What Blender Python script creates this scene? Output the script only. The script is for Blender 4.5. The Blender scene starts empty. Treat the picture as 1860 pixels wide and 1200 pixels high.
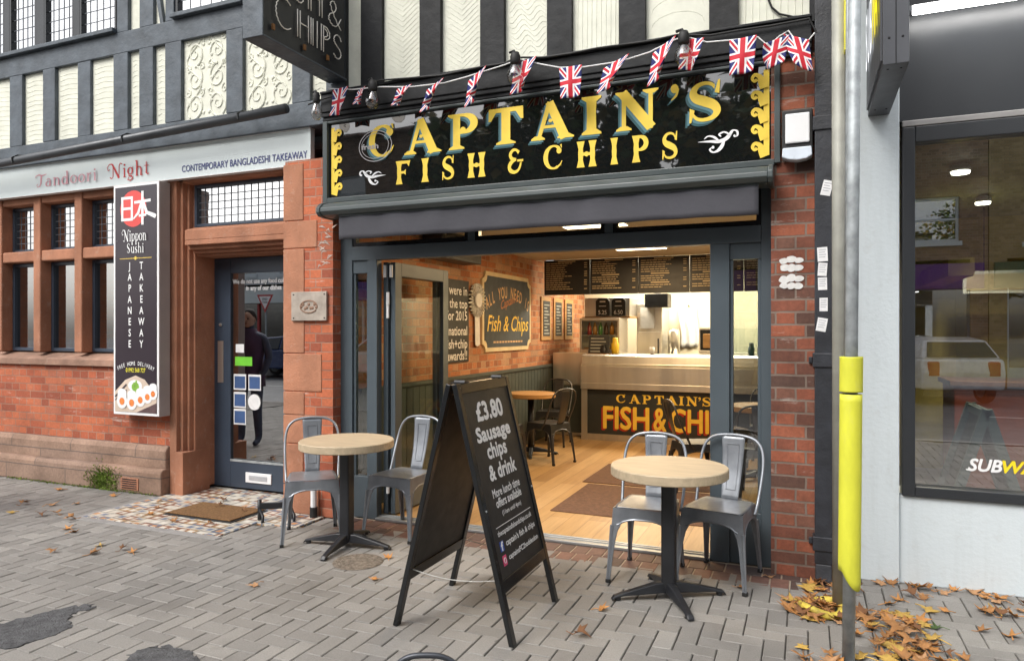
import bpy, bmesh, math, random
from mathutils import Vector, Matrix
R = math.radians
random.seed(7)
S = bpy.context.scene
COL = S.collection
# ---------------------------------------------------------------- camera
YAW, FPX, CAMY, CAMZ = R(22.7), 1279.0, -4.81, 1.52
cam = bpy.data.cameras.new('camera'); camo = bpy.data.objects.new('camera', cam); COL.objects.link(camo)
cam.sensor_width = 36; cam.lens = FPX/1860*36; cam.clip_end = 500
camo.location = (0, CAMY, CAMZ); camo.rotation_euler = (R(90), 0, YAW)
S.camera = camo
# ---------------------------------------------------------------- world, sun, exposure
SUN_EL, SUN_AZ = 48, 205            # degrees; azimuth clockwise from +Y
w = bpy.data.worlds.new('World'); S.world = w; w.use_nodes = True
nt = w.node_tree; nt.nodes.clear()
sky = nt.nodes.new('ShaderNodeTexSky'); sky.sky_type = 'NISHITA'; sky.sun_disc = False
sky.sun_elevation = R(SUN_EL); sky.sun_rotation = R(SUN_AZ); sky.dust_density = 4; sky.air_density = 1.0
hs = nt.nodes.new('ShaderNodeHueSaturation'); hs.inputs['Saturation'].default_value = .28
bg = nt.nodes.new('ShaderNodeBackground'); bg.inputs['Strength'].default_value = .15
wo = nt.nodes.new('ShaderNodeOutputWorld')
nt.links.new(sky.outputs[0], hs.inputs['Color']); nt.links.new(hs.outputs[0], bg.inputs[0]); nt.links.new(bg.outputs[0], wo.inputs[0])
sl = bpy.data.lights.new('sun', 'SUN'); sl.energy = 1.0; sl.angle = R(25); sl.color = (1, .96, .9)
so = bpy.data.objects.new('sun', sl); COL.objects.link(so)
sd = Vector((math.sin(R(SUN_AZ))*math.cos(R(SUN_EL)), math.cos(R(SUN_AZ))*math.cos(R(SUN_EL)), math.sin(R(SUN_EL))))
so.rotation_euler = sd.to_track_quat('Z', 'Y').to_euler()
so.location = sd*40
S.view_settings.view_transform = 'Standard'; S.view_settings.look = 'None'
S.view_settings.exposure = 0.8; S.view_settings.gamma = 1
S.render.engine = 'CYCLES'
cy = S.cycles; cy.use_denoising = True; cy.max_bounces = 8; cy.diffuse_bounces = 4; cy.glossy_bounces = 4
cy.transparent_max_bounces = 16; cy.sample_clamp_indirect = 6; cy.caustics_reflective = False; cy.caustics_refractive = False

def at(px, py, Y):
    """world point on the vertical plane y=Y seen at photo pixel (px,py)"""
    l = (px-930)/FPX; v = (600-py)/FPX; s, c = math.sin(YAW), math.cos(YAW)
    t = (Y-CAMY)/(c+l*s)
    return Vector(((-s+l*c)*t, Y, CAMZ+v*t))

# ---------------------------------------------------------------- materials
class NT:
    def __init__(self, name):
        self.m = bpy.data.materials.new(name); self.m.use_nodes = True
        self.t = self.m.node_tree; self.t.nodes.clear()
        self.out = self.n('OutputMaterial')
    def n(self, ty, **kw):
        nd = self.t.nodes.new('ShaderNode'+ty)
        for k, v in kw.items():
            if k in nd.inputs.keys(): self.set(nd.inputs[k], v)
            else: setattr(nd, k, v)
        return nd
    def set(self, sock, v):
        if isinstance(v, bpy.types.NodeSocket): self.t.links.new(v, sock)
        elif isinstance(v, bpy.types.Node): self.t.links.new(v.outputs[0], sock)
        else: sock.default_value = v
    def math(self, op, a, b=0.0, c=None):
        nd = self.t.nodes.new('ShaderNodeMath'); nd.operation = op
        self.set(nd.inputs[0], a); self.set(nd.inputs[1], b)
        if c is not None: self.set(nd.inputs[2], c)
        return nd.outputs[0]
    def mix(self, f, a, b, blend='MIX'):
        nd = self.t.nodes.new('ShaderNodeMix'); nd.data_type = 'RGBA'; nd.blend_type = blend
        self.set(nd.inputs[0], f); self.set(nd.inputs[6], a); self.set(nd.inputs[7], b)
        return nd.outputs[2]
    def ramp(self, f, stops, interp='LINEAR'):
        nd = self.n('ValToRGB'); self.set(nd.inputs[0], f); cr = nd.color_ramp; cr.interpolation = interp
        while len(cr.elements) < len(stops): cr.elements.new(.5)
        for e, (p, c) in zip(cr.elements, stops): e.position = p; e.color = c if len(c) == 4 else (*c, 1)
        return nd.outputs[0]
    def noise(self, vec, scale, detail=3, rough=.55):
        nd = self.n('TexNoise', Scale=scale, Detail=detail, Roughness=rough); self.set(nd.inputs['Vector'], vec); return nd.outputs[0]
def c4(c): return (*c, 1) if len(c) == 3 else c
def sc(c, k): return tuple(min(1, x*k) for x in c[:3])+(1,)
MATS = {}
def mat(name, col, rough=.55, metal=0, var=.15, vs=5, bump=0, bs=60, coat=0, rv=.12, stretch=None, spec=.5, soot=0):
    if name in MATS: return MATS[name]
    N = NT(name); tc = N.n('TexCoord'); vec = tc.outputs['Object']
    if stretch:
        mp = N.n('Mapping', Scale=stretch); N.set(mp.inputs['Vector'], vec); vec = mp.outputs[0]
    nz = N.noise(vec, vs, 5)
    colr = N.ramp(nz, [(.3, sc(col, 1-var)), (.7, sc(col, 1+var))])
    if soot:
        mp = N.n('Mapping', Scale=(1, 1, .45)); N.set(mp.inputs['Vector'], tc.outputs['Object'])
        colr = N.mix(N.math('MULTIPLY', N.ramp(N.noise(mp.outputs[0], 1.7, 8, .68), [(.42, (0, 0, 0)), (.66, (1, 1, 1))]), soot), colr, sc(col, .42))
        colr = N.mix(N.math('MULTIPLY', N.ramp(N.noise(vec, 13, 6, .75), [(.56, (0, 0, 0)), (.7, (1, 1, 1))]), soot*.6), colr, (.50, .40, .33, 1))
    b = N.n('BsdfPrincipled', Metallic=metal)
    N.set(b.inputs['Base Color'], colr)
    N.set(b.inputs['Roughness'], N.math('MULTIPLY_ADD', N.noise(vec, vs*2.3, 4), rv*2, max(.02, rough-rv)))
    b.inputs['Specular IOR Level'].default_value = spec
    if coat: b.inputs['Coat Weight'].default_value = coat; b.inputs['Coat Roughness'].default_value = .08
    if bump:
        bp = N.n('Bump', Strength=1.0, Distance=bump); N.set(bp.inputs['Height'], N.noise(vec, bs, 4)); N.set(b.inputs['Normal'], bp.outputs[0])
    N.set(N.out.inputs[0], b); MATS[name] = N.m; return N.m
def brick(name, stops, mortar, bw=.235, rh=.078, ms=.005, stain=.5, white=0, bump=.004, warm=None, squash=True):
    if name in MATS: return MATS[name]
    N = NT(name); uv = N.n('TexCoord').outputs['UV']
    v2 = N.n('VectorMath', operation='ADD'); N.set(v2.inputs[0], uv)
    nz = N.n('TexNoise', Scale=14.0); N.set(nz.inputs['Vector'], uv)
    sv = N.n('VectorMath', operation='SCALE'); N.set(sv.inputs[0], nz.outputs[1]); sv.inputs['Scale'].default_value = .008
    N.set(v2.inputs[1], sv.outputs[0])
    bt = N.n('TexBrick', Scale=1.0); N.set(bt.inputs['Vector'], v2.outputs[0])
    bt.inputs['Color1'].default_value = (0, 0, 0, 1); bt.inputs['Color2'].default_value = (1, 1, 1, 1); bt.inputs['Mortar'].default_value = (.5, .5, .5, 1)
    bt.inputs['Mortar Size'].default_value = ms; bt.inputs['Mortar Smooth'].default_value = .25
    bt.inputs['Brick Width'].default_value = bw; bt.inputs['Row Height'].default_value = rh
    if squash: bt.squash = .5; bt.squash_frequency = 2
    bc = N.ramp(bt.outputs[0], stops)
    grain = N.noise(uv, 40, 5, .7); blot = N.noise(uv, 2.2, 5, .6)
    bc = N.mix(.55, bc, N.ramp(grain, [(.25, (.45, .45, .45)), (.75, (1.25, 1.2, 1.15))]), 'MULTIPLY')
    bc = N.mix(stain, bc, N.ramp(blot, [(.3, (.45, .42, .4)), (.62, (1.1, 1.1, 1.1))]), 'MULTIPLY')
    mc = N.mix(.6, c4(mortar), N.ramp(blot, [(.35, (.35, .33, .32)), (.6, (1.2, 1.2, 1.2))]), 'MULTIPLY')
    colr = N.mix(bt.outputs[1], bc, mc)
    if white:
        mp = N.n('Mapping', Scale=(2.0, 9.0, 1)); N.set(mp.inputs['Vector'], uv)
        wn = N.noise(mp.outputs[0], 1.6, 6, .7)
        wm = N.math('MULTIPLY', N.ramp(wn, [(.60, (0, 0, 0)), (.70, (1, 1, 1))]), white)
        colr = N.mix(wm, colr, (.62, .56, .5, 1))
    b = N.n('BsdfPrincipled', Roughness=.88); N.set(b.inputs['Base Color'], colr)
    h = N.math('SUBTRACT', N.math('MULTIPLY', grain, .35), bt.outputs[1])
    bp = N.n('Bump', Strength=1.0, Distance=bump); N.set(bp.inputs['Height'], h); N.set(b.inputs['Normal'], bp.outputs[0])
    N.set(N.out.inputs[0], b); MATS[name] = N.m; return N.m
def glass(name, ior=1.9, tint=(.93, .96, .95), rough=0.0, wav=0.0, mirror=0.0):
    if name in MATS: return MATS[name]
    N = NT(name); tr = N.n('BsdfTransparent', Color=c4(tint)); gl = N.n('BsdfGlossy', Roughness=rough)
    fr = N.n('Fresnel', IOR=ior)
    if wav:
        bp = N.n('Bump', Strength=1.0, Distance=wav); N.set(bp.inputs['Height'], N.noise(N.n('TexCoord').outputs['Object'], 3.5, 2)); N.set(gl.inputs['Normal'], bp.outputs[0])
    f = N.math('ADD', fr.outputs[0], mirror) if mirror else fr.outputs[0]
    f = N.math('MULTIPLY', f, N.math('SUBTRACT', 1.0, N.n('NewGeometry').outputs['Backfacing']))   # a thin sheet: one reflection, from the outer face
    mx = N.n('MixShader'); N.set(mx.inputs[0], f); N.set(mx.inputs[1], tr); N.set(mx.inputs[2], gl)
    N.set(N.out.inputs[0], mx); MATS[name] = N.m; return N.m
def emit(name, col, st):
    if name in MATS: return MATS[name]
    N = NT(name); e = N.n('Emission', Color=c4(col), Strength=st); N.set(N.out.inputs[0], e); MATS[name] = N.m; return N.m

RED = [(0, (.32, .085, .045)), (.3, (.48, .125, .058)), (.7, (.55, .16, .072)), (1, (.42, .145, .085))]
DRK = [(0, (.10, .058, .045)), (.35, (.26, .085, .05)), (.7, (.37, .115, .06)), (1, (.16, .085, .062))]
INN = [(0, (.30, .11, .05)), (.3, (.46, .17, .07)), (.65, (.55, .24, .11)), (.85, (.50, .30, .17)), (1, (.34, .13, .07))]
M_brick = brick('red_brick', RED, (.36, .20, .14), stain=.45, white=.6, bw=.232, rh=.075)
M_dbrick = brick('weathered_brick', DRK, (.20, .15, .12), stain=.95, white=.45, ms=.007, bw=.232, rh=.078)
M_ibrick = brick('interior_brick', INN, (.42, .30, .20), stain=.3, white=0)
M_fbrick = brick('brown_far_brick', [(0, (.20, .125, .095)), (.5, (.29, .185, .13)), (1, (.36, .235, .165))], (.34, .29, .24), stain=.3)
M_buff = brick('buff_brick', [(0, (.30, .22, .11)), (.5, (.38, .28, .15)), (1, (.45, .34, .19))], (.35, .3, .22), stain=.3)
M_plinth = brick('plinth_stone', [(0, (.30, .205, .155)), (.5, (.36, .235, .17)), (1, (.28, .20, .16))], (.17, .13, .11), bw=.9, rh=.165, stain=.85, squash=False)
M_stone = mat('red_sandstone', (.43, .19, .108), .85, var=.22, vs=3, bump=.005, bs=60, soot=.5)
M_stone_d = mat('weathered_sandstone', (.34, .20, .14), .85, var=.3, vs=4, bump=.004, bs=50, soot=.6)
M_timL = mat('grey_painted_timber', (.072, .088, .105), .55, var=.30, vs=6, bump=.006, bs=18)
M_timR = mat('black_painted_timber', (.0085, .0095, .011), .62, var=.5, vs=5, bump=.004, bs=16, spec=.35)
M_plas = mat('cream_render', (.72, .725, .62), .8, var=.08, vs=7, bump=.004, bs=22, soot=.09)
M_frame = mat('slate_grey_paint', (.070, .090, .105), .38, var=.07, vs=3, coat=.15)
M_navy = mat('navy_grey_paint', (.040, .055, .080), .35, var=.1, vs=3)
M_cass = mat('grey_green_metal', (.052, .066, .067), .35, var=.12, vs=4)
M_fabric = mat('charcoal_awning_cloth', (.060, .060, .071), .85, var=.1, vs=3, bump=.002, bs=25)
M_black = mat('black_gloss_paint', (.010, .011, .012), .22, var=.3, vs=5)
M_blackm = mat('black_powder_coat', (.014, .015, .018), .42, var=.3, vs=8, rv=.1, bump=.0006, bs=220)
M_pipe = mat('black_cast_iron', (.022, .024, .030), .5, var=.4, vs=9, bump=.002, bs=60)
M_gal = mat('galvanised_steel', (.37, .40, .41), .58, .4, var=.26, vs=16, rv=.15)
M_beige = mat('weathered_grey_post', (.33, .33, .29), .6, .2, var=.2, vs=6)
M_yel = mat('yellow_plastic', (.68, .68, .05), .55, var=.14, vs=9, bump=.0008, bs=60, stretch=(1, 1, .35), soot=.22)
M_steelc = mat('gunmetal_chair_steel', (.25, .268, .295), .36, .5, var=.22, vs=8, rv=.10)
M_steeld = mat('dark_brushed_steel', (.10, .10, .105), .34, .8, var=.15, vs=6, rv=.06)
M_stain = mat('brushed_stainless', (.72, .69, .63), .36, .9, var=.14, vs=2.2, rv=.12, stretch=(2.2, 1, .15))
M_ply = mat('pale_birch_laminate', (.46, .37, .25), .55, var=.16, vs=5, stretch=(1.2, 12, 6), rv=.08)
M_wood = mat('honey_wood', (.46, .25, .09), .5, var=.2, vs=5, stretch=(1, 1, 6))
def stained_white():
    N = NT('white_masonry_paint'); ob = N.n('TexCoord').outputs['UV']
    mp = N.n('Mapping', Scale=(7, .55, 1)); N.set(mp.inputs['Vector'], ob)
    st = N.ramp(N.noise(mp.outputs[0], 2.0, 6, .65), [(.48, (0, 0, 0)), (.78, (1, 1, 1))])
    sp = N.ramp(N.noise(ob, 7, 8, .72), [(.56, (0, 0, 0)), (.72, (1, 1, 1))])
    bl = N.noise(ob, 1.3, 3)
    c = N.mix(bl, (.555, .615, .645, 1), (.64, .70, .725, 1))
    c = N.mix(N.math('MULTIPLY', st, .28), c, (.40, .44, .44, 1)); c = N.mix(N.math('MULTIPLY', sp, .30), c, (.38, .38, .36, 1))
    p = N.n('BsdfPrincipled', Roughness=.75); N.set(p.inputs['Base Color'], c)
    bp = N.n('Bump', Strength=1.0, Distance=.002); N.set(bp.inputs['Height'], N.noise(ob, 38, 4)); N.set(p.inputs['Normal'], bp.outputs[0]); N.set(N.out.inputs[0], p); return N.m
M_white = stained_white()
M_signw = mat('pale_sign_panel', (.60, .66, .66), .4, var=.03, vs=2)
M_whitep = mat('white_plastic', (.78, .79, .80), .4, var=.04)
M_pap = mat('white_paper', (.72, .72, .72), .7, var=.08, vs=20)
M_gold = mat('gold_leaf_paint', (.86, .60, .085), .38, var=.08, vs=9)
M_gold2 = mat('cream_gold_paint', (.82, .58, .055), .55, var=.07, vs=9)
M_teal = mat('teal_shade_paint', (.010, .075, .085), .4, var=.2, vs=9)
M_sky = mat('pale_blue_shade_paint', (.075, .20, .24), .4, var=.1, vs=9)
M_ink = mat('white_lettering', (.82, .82, .82), .5, var=.03)
M_redp = mat('red_lettering', (.50, .03, .03), .5, var=.05)
M_pink = mat('faded_pink_lettering', (.58, .27, .31), .5, var=.06)
M_navyt = mat('navy_lettering', (.05, .06, .19), .5, var=.06)
M_char = mat('charcoal_board', (.017, .017, .017), .5, var=.2, vs=6)
M_chalk = mat('charcoal_chalkboard', (.035, .036, .036), .7, var=.3, vs=6)
M_plum = mat('dark_plum_panel', (.032, .022, .030), .22, var=.12, vs=2)
M_sgrey = mat('pale_grey_casing', (.36, .31, .29), .5, var=.08)
M_darkf = mat('dark_grey_cladding', (.028, .031, .035), .34, var=.1, vs=2)
M_sub = mat('graphite_metal', (.080, .084, .094), .42, .3, var=.1, vs=4)
M_dado = mat('grey_green_dado', (.060, .072, .064), .5, var=.1, vs=4)
M_cream = mat('cream_wall', (.72, .66, .50), .7, var=.05, vs=2)
M_ceil = mat('white_ceiling', (.60, .54, .45), .8, var=.04)
M_dark = mat('dark_interior', (.012, .012, .014), .8, var=.2)
M_lead = mat('lead_came', (.12, .13, .145), .5, .4, var=.1)
M_coir = mat('brown_coir', (.20, .105, .04), .95, var=.35, vs=60, bump=.008, bs=240)
M_carpet = mat('brown_carpet', (.115, .058, .033), .95, var=.25, vs=30, bump=.004, bs=160)
M_rub = mat('black_rubber', (.012, .012, .012), .6, var=.2)
M_asph = mat('tarmac', (.085, .086, .09), .9, var=.4, vs=30, bump=.012, bs=110)
M_conc = mat('concrete_kerb', (.27, .26, .25), .85, var=.15, vs=6, bump=.003, bs=60)
M_leafs = [mat('brown_leaf', (.32, .15, .05), .75, var=.35, vs=18), mat('ochre_leaf', (.46, .21, .06), .7, var=.3, vs=18), mat('tan_leaf', (.42, .23, .11), .75, var=.3, vs=18)]
M_grn = mat('green_leaf', (.06, .11, .025), .6, var=.3, vs=12)
M_bark = mat('plane_bark', (.13, .11, .085), .9, var=.35, vs=6, bump=.01, bs=20)
M_glass = glass('clear_glass', 1.75)
M_glassd = glass('shop_window_glass', 1.95, tint=(.80, .84, .82), mirror=.40)
M_glassl = glass('old_leaded_glass', 2.3, tint=(.7, .75, .77), wav=.003, mirror=.62)
M_glassr = glass('door_glass', 2.1, tint=(.8, .85, .86), mirror=.40)
M_bulb = glass('bulb_glass', 1.9, tint=(.85, .82, .78), mirror=.12)
M_lampw = emit('white_lamp', (1, .97, .92), 9)
M_lampy = emit('warm_lamp', (1, .82, .55), 9)

# ---------------------------------------------------------------- mesh builder
def strip(pts, ws, closed=False):
    """2D ribbon: list of quads"""
    out = []; L = []; Rr = []; n = len(pts)
    if not isinstance(ws, (list, tuple)): ws = [ws]*n
    for i, p in enumerate(pts):
        a = pts[max(0, i-1)]; b = pts[min(n-1, i+1)]
        d = Vector((b[0]-a[0], b[1]-a[1])); d = d.normalized() if d.length > 1e-9 else Vector((1, 0))
        nx, ny = -d.y*ws[i]/2, d.x*ws[i]/2
        L.append((p[0]+nx, p[1]+ny)); Rr.append((p[0]-nx, p[1]-ny))
    for i in range(n-1): out.append([Rr[i], Rr[i+1], L[i+1], L[i]])
    return out
def ribbon(pts, ws):
    """one polygon around a ribbon"""
    q = strip(pts, ws)
    return [[a for a in q]]
def sstrip(pts, ws, k=4):
    P = [(p[0], p[1], w_) for p, w_ in zip(pts, ws if isinstance(ws, (list, tuple)) else [ws]*len(pts))]; out = []
    for i in range(len(P)-1):
        p0, p1, p2, p3 = [Vector(P[max(0, min(len(P)-1, j))]) for j in (i-1, i, i+1, i+2)]
        for q in range(k):
            t = q/k; out.append(.5*((2*p1)+(p2-p0)*t+(2*p0-5*p1+4*p2-p3)*t*t+(3*p1-p0-3*p2+p3)*t**3))
    out.append(Vector(P[-1])); return strip([(v.x, v.y) for v in out], [v.z for v in out])
def disc2(cx, cy, r, n=16, ry=None):
    ry = ry or r
    return [[(cx+r*math.cos(2*math.pi*i/n), cy+ry*math.sin(2*math.pi*i/n)) for i in range(n)]]
def rect2(x0, y0, x1, y1): return [[(x0, y0), (x1, y0), (x1, y1), (x0, y1)]]
def arcp(cx, cy, rx, ry, a0, a1, n=14): return [(cx+rx*math.cos(R(a0+(a1-a0)*i/n)), cy+ry*math.sin(R(a0+(a1-a0)*i/n))) for i in range(n+1)]

class MB:
    def __init__(s): s.v = []; s.f = []; s.mi = []; s.uv = {}
    def add(s, vs, fs, mi=0):
        o = len(s.v); s.v += [tuple(v) for v in vs]; s.f += [tuple(i+o for i in f) for f in fs]; s.mi += [mi]*len(fs); return s
    def box(s, x0, x1, y0, y1, z0, z1, mi=0):
        vs = [(x, y, z) for z in (z0, z1) for y in (y0, y1) for x in (x0, x1)]
        return s.add(vs, [(0, 2, 3, 1), (4, 5, 7, 6), (0, 1, 5, 4), (2, 6, 7, 3), (0, 4, 6, 2), (1, 3, 7, 5)], mi)
    def prism(s, poly, fn, d0, d1, mi=0):
        n = len(poly); vs = [fn(u, v, d0) for u, v in poly]+[fn(u, v, d1) for u, v in poly]
        fs = [tuple(range(n-1, -1, -1)), tuple(range(n, 2*n))]+[(i, (i+1) % n, n+(i+1) % n, n+i) for i in range(n)]
        return s.add(vs, fs, mi)
    def tube(s, pts, r, n=8, mi=0, caps=True, closed=False):
        pts = [Vector(p) for p in pts]; m = len(pts); rs = r if isinstance(r, (list, tuple)) else [r]*m
        t0 = (pts[1]-pts[0]).normalized(); up = Vector((0, 0, 1)) if abs(t0.z) < .9 else Vector((1, 0, 0))
        nrm = t0.cross(up).normalized(); vs = []
        for i in range(m):
            t = (pts[min(m-1, i+1)]-pts[max(0, i-1)])
            t = t.normalized() if t.length > 1e-9 else t0
            nrm = (nrm-t*nrm.dot(t)).normalized(); b = t.cross(nrm)
            for k in range(n):
                a = 2*math.pi*k/n; vs.append(pts[i]+(nrm*math.cos(a)+b*math.sin(a))*rs[i])
        fs = [(i*n+k, i*n+(k+1) % n, (i+1)*n+(k+1) % n, (i+1)*n+k) for i in range(m-1) for k in range(n)]
        if caps: fs += [tuple(range(n-1, -1, -1)), tuple(range((m-1)*n, m*n))]
        return s.add(vs, fs, mi)
    def bar(s, a, b, w, h, mi=0, up=(0, 0, 1)):
        a = Vector(a); b = Vector(b); t = (b-a).normalized(); sd_ = t.cross(Vector(up)).normalized(); u = sd_.cross(t)
        vs = [p+sd_*i*w/2+u*j*h/2 for p in (a, b) for i, j in ((-1, -1), (1, -1), (1, 1), (-1, 1))]
        return s.add(vs, [(3, 2, 1, 0), (4, 5, 6, 7), (0, 1, 5, 4), (1, 2, 6, 5), (2, 3, 7, 6), (3, 0, 4, 7)], mi)
    def lathe(s, prof, c=(0, 0, 0), n=24, mi=0, axis='z'):
        vs = []
        for r, z in prof:
            for k in range(n):
                a = 2*math.pi*k/n; p = (r*math.cos(a), r*math.sin(a), z)
                if axis == 'y': p = (p[0], p[2], p[1])
                if axis == 'x': p = (p[2], p[0], p[1])
                vs.append((c[0]+p[0], c[1]+p[1], c[2]+p[2]))
        m = len(prof)
        fs = [(i*n+k, i*n+(k+1) % n, (i+1)*n+(k+1) % n, (i+1)*n+k) for i in range(m-1) for k in range(n)]
        fs += [tuple(range(n-1, -1, -1)), tuple(range((m-1)*n, m*n))]
        return s.add(vs, fs, mi)
    def flat(s, polys, fn, lift=.0006, step=.00012, mi=0):
        """2D polygons laid on a surface, each a hair above the one before; fn(u,v,h)->point"""
        h = lift
        for p in polys:
            s.add([fn(u, v, h) for u, v in p], [tuple(range(len(p)))], mi); h += step
        return s
    def grid(s, fn, nu, nv, mi=0):
        vs = [fn(i/nu, j/nv) for j in range(nv+1) for i in range(nu+1)]
        return s.add(vs, [(j*(nu+1)+i, j*(nu+1)+i+1, (j+1)*(nu+1)+i+1, (j+1)*(nu+1)+i) for j in range(nv) for i in range(nu)], mi)
    def sphere(s, c, r, n=12, m=8, mi=0, sx=1, sy=1, sz=1):
        return s.add(*(lambda vs, fs: (vs, fs))(
            [(c[0]+r*sx*math.sin(math.pi*j/m)*math.cos(2*math.pi*i/n), c[1]+r*sy*math.sin(math.pi*j/m)*math.sin(2*math.pi*i/n), c[2]+r*sz*math.cos(math.pi*j/m)) for j in range(m+1) for i in range(n)],
            [(j*n+i, (j+1)*n+i, (j+1)*n+(i+1) % n, j*n+(i+1) % n) for j in range(m) for i in range(n)]), mi=mi)
    def build(s, name, mats, parent=None, bevel=0, smooth=False, solid=0, fixn=True, uv01=None, seg=2):
        me = bpy.data.meshes.new(name); me.from_pydata(s.v, [], s.f)
        mats = mats if isinstance(mats, (list, tuple)) else [mats]
        for m in mats: me.materials.append(m)
        me.polygons.foreach_set('material_index', s.mi)
        ul = me.uv_layers.new(name='UVMap')
        if uv01:
            for p in me.polygons:
                for li, vi in zip(p.loop_indices, p.vertices): ul.data[li].uv = uv01[vi]
        else:
            for p in me.polygons:
                n = p.normal; ax, ay, az = abs(n.x), abs(n.y), abs(n.z)
                for li, vi in zip(p.loop_indices, p.vertices):
                    x, y, z = s.v[vi]
                    ul.data[li].uv = (x, y) if az >= ax and az >= ay else ((y+.113, z) if ax > ay else (x, z))
        o = bpy.data.objects.new(name, me); COL.objects.link(o)
        if parent:
            org = ORG.get(parent.name, Vector((0, 0, 0))); o.parent = parent; ORG[o.name] = org
            me.transform(Matrix.Translation(-org))
        else:
            c = sum((Vector(v) for v in s.v), Vector())/max(1, len(s.v)); lo = min(v[2] for v in s.v); org = Vector((c.x, c.y, lo))
            me.transform(Matrix.Translation(-org)); o.location = org; ORG[o.name] = org
        if smooth:
            for p in me.polygons: p.use_smooth = True
        if solid:
            md = o.modifiers.new('solid', 'SOLIDIFY'); md.thickness = solid; md.offset = 0
        if bevel:
            md = o.modifiers.new('bevel', 'BEVEL'); md.width = bevel; md.segments = seg; md.limit_method = 'ANGLE'; md.angle_limit = R(40)
        return o
ORG = {}
def tag(o, label=None, cat=None, group=None, kind=None):
    if label: o['label'] = label
    if cat: o['category'] = cat
    if group: o['group'] = group
    if kind: o['kind'] = kind
    return o
def thing(name, label, cat, loc=(0, 0, 0), group=None):
    o = bpy.data.objects.new(name, None); COL.objects.link(o); o.empty_display_size = .1
    o.location = loc; ORG[o.name] = Vector(loc); return tag(o, label, cat, group)
def children(o): return [c for c in bpy.data.objects if c.parent == o]
def dup(root, loc, rz, label, rx=0):
    def cp(o, par):
        c = o.copy(); COL.objects.link(c); c.parent = par
        for ch in list(o.children): cp(ch, c)
        return c
    r = cp(root, None); r.location = loc; r.rotation_euler = (rx, 0, rz); r['label'] = label
    return r
def box_obj(name, b, m, parent=None, bevel=.003):
    return MB().box(*b).build(name, m, parent, bevel=bevel)
def txt(body, size, o, ux, uz, m, parent, name='lettering', bold=0, align='LEFT', sx=1, lift=.0015, fit=None, shear=0):
    cu = bpy.data.curves.new('txt', 'FONT'); cu.body = body; cu.size = size; cu.align_x = align; cu.shear = shear; cu.resolution_u = 3
    ob = bpy.data.objects.new('txt', cu); COL.objects.link(ob)
    dg = bpy.context.evaluated_depsgraph_get(); me = bpy.data.meshes.new_from_object(ob.evaluated_get(dg))
    vs = [v.co.copy() for v in me.vertices]; fs = [tuple(p.vertices) for p in me.polygons]
    bpy.data.objects.remove(ob); bpy.data.curves.remove(cu); bpy.data.meshes.remove(me)
    if not vs: return None
    if fit:   # (width, height) exact
        x0 = min(v.x for v in vs); x1 = max(v.x for v in vs); y0 = min(v.y for v in vs); y1 = max(v.y for v in vs)
        kx = fit[0]/(x1-x0); ky = fit[1]/(y1-y0) if fit[1] else kx
        for v in vs: v.x = (v.x-x0)*kx; v.y = (v.y-y0)*ky
    ux = Vector(ux); uz = Vector(uz); n = ux.cross(uz).normalized(); o = Vector(o)
    b = MB(); k = bold*.42*(kx if fit else 1)      # a bold cut is the same outline laid down again a little to each side
    offs = [(0, 0)]+([(k*math.cos(q*math.pi/4), k*math.sin(q*math.pi/4)) for q in range(8)] if bold else [])
    for i, (du, dv) in enumerate(offs): b.add([o+ux*(v.x+du)*sx+uz*(v.y+dv)+n*(lift+i*.00006) for v in vs], fs)
    return b.build(name, m, parent)
FY = lambda y: (lambda u, v, h: (u, y-h, v))          # a wall facing the street
XR, ZU = (1, 0, 0), (0, 0, 1)
# ---------------------------------------------------------------- hand drawn serif letters (unit height)
def serif(x, y, hw, d, t=.075):    # bracketed slab, d=+1 grows upward from a baseline, -1 hangs from the cap line
    return [[(x-hw, y), (x+hw, y), (x+hw, y+d*t*.55), (x+hw*.45, y+d*t*1.5), (x-hw*.45, y+d*t*1.5), (x-hw, y+d*t*.55)][::(1 if d > 0 else -1)]]
def cwid(a0, a1, n, thin, thick): return [thin+(thick-thin)*abs(math.cos(R(a0+(a1-a0)*i/n)))**1.4 for i in range(n+1)]
def g_C(): return strip(arcp(.46, .5, .38, .44, 48, 300, 22), cwid(48, 300, 22, .07, .22))+disc2(.72, .74, .12)+strip([(.65, .11), (.78, .2), (.86, .34)], [.08, .07, .03])+strip([(.84, .84), (.80, .98)], [.03, .08])
def g_A(): return strip([(.17, 0), (.45, 1)], [.09, .12])+strip([(.44, 1), (.83, 0)], [.2, .24])+rect2(.26, .3, .68, .38)+serif(.16, 0, .17, 1)+serif(.84, 0, .2, 1)+disc2(.47, .5, .05)
def g_P(): return strip([(.27, 0), (.27, 1)], .22)+serif(.27, 0, .24, 1)+serif(.2, 1, .2, -1)+strip(arcp(.45, .71, .36, .245, 95, -100, 18), cwid(95, -100, 18, .08, .23))+rect2(.3, .915, .47, .995)+disc2(.47, .53, .09)
def g_T(): return strip([(.5, 0), (.5, 1)], .23)+serif(.5, 0, .25, 1)+rect2(.08, .88, .92, 1)+[[(.05, .66), (.12, .66), (.25, .89), (.06, 1)]]+[[(.95, .66), (.94, 1), (.75, .89), (.88, .66)]]
def g_I(): return strip([(.5, 0), (.5, .5), (.5, 1)], [.5, .44, .5])+serif(.5, 0, .48, 1, .1)+serif(.5, 1, .48, -1, .1)
def g_N(): return strip([(.2, 0), (.2, 1)], .1)+strip([(.82, 0), (.82, 1)], .1)+strip([(.16, .98), (.84, .02)], .24)+serif(.2, 0, .18, 1)+serif(.82, 1, .18, -1)+serif(.14, 1, .14, -1)
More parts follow.
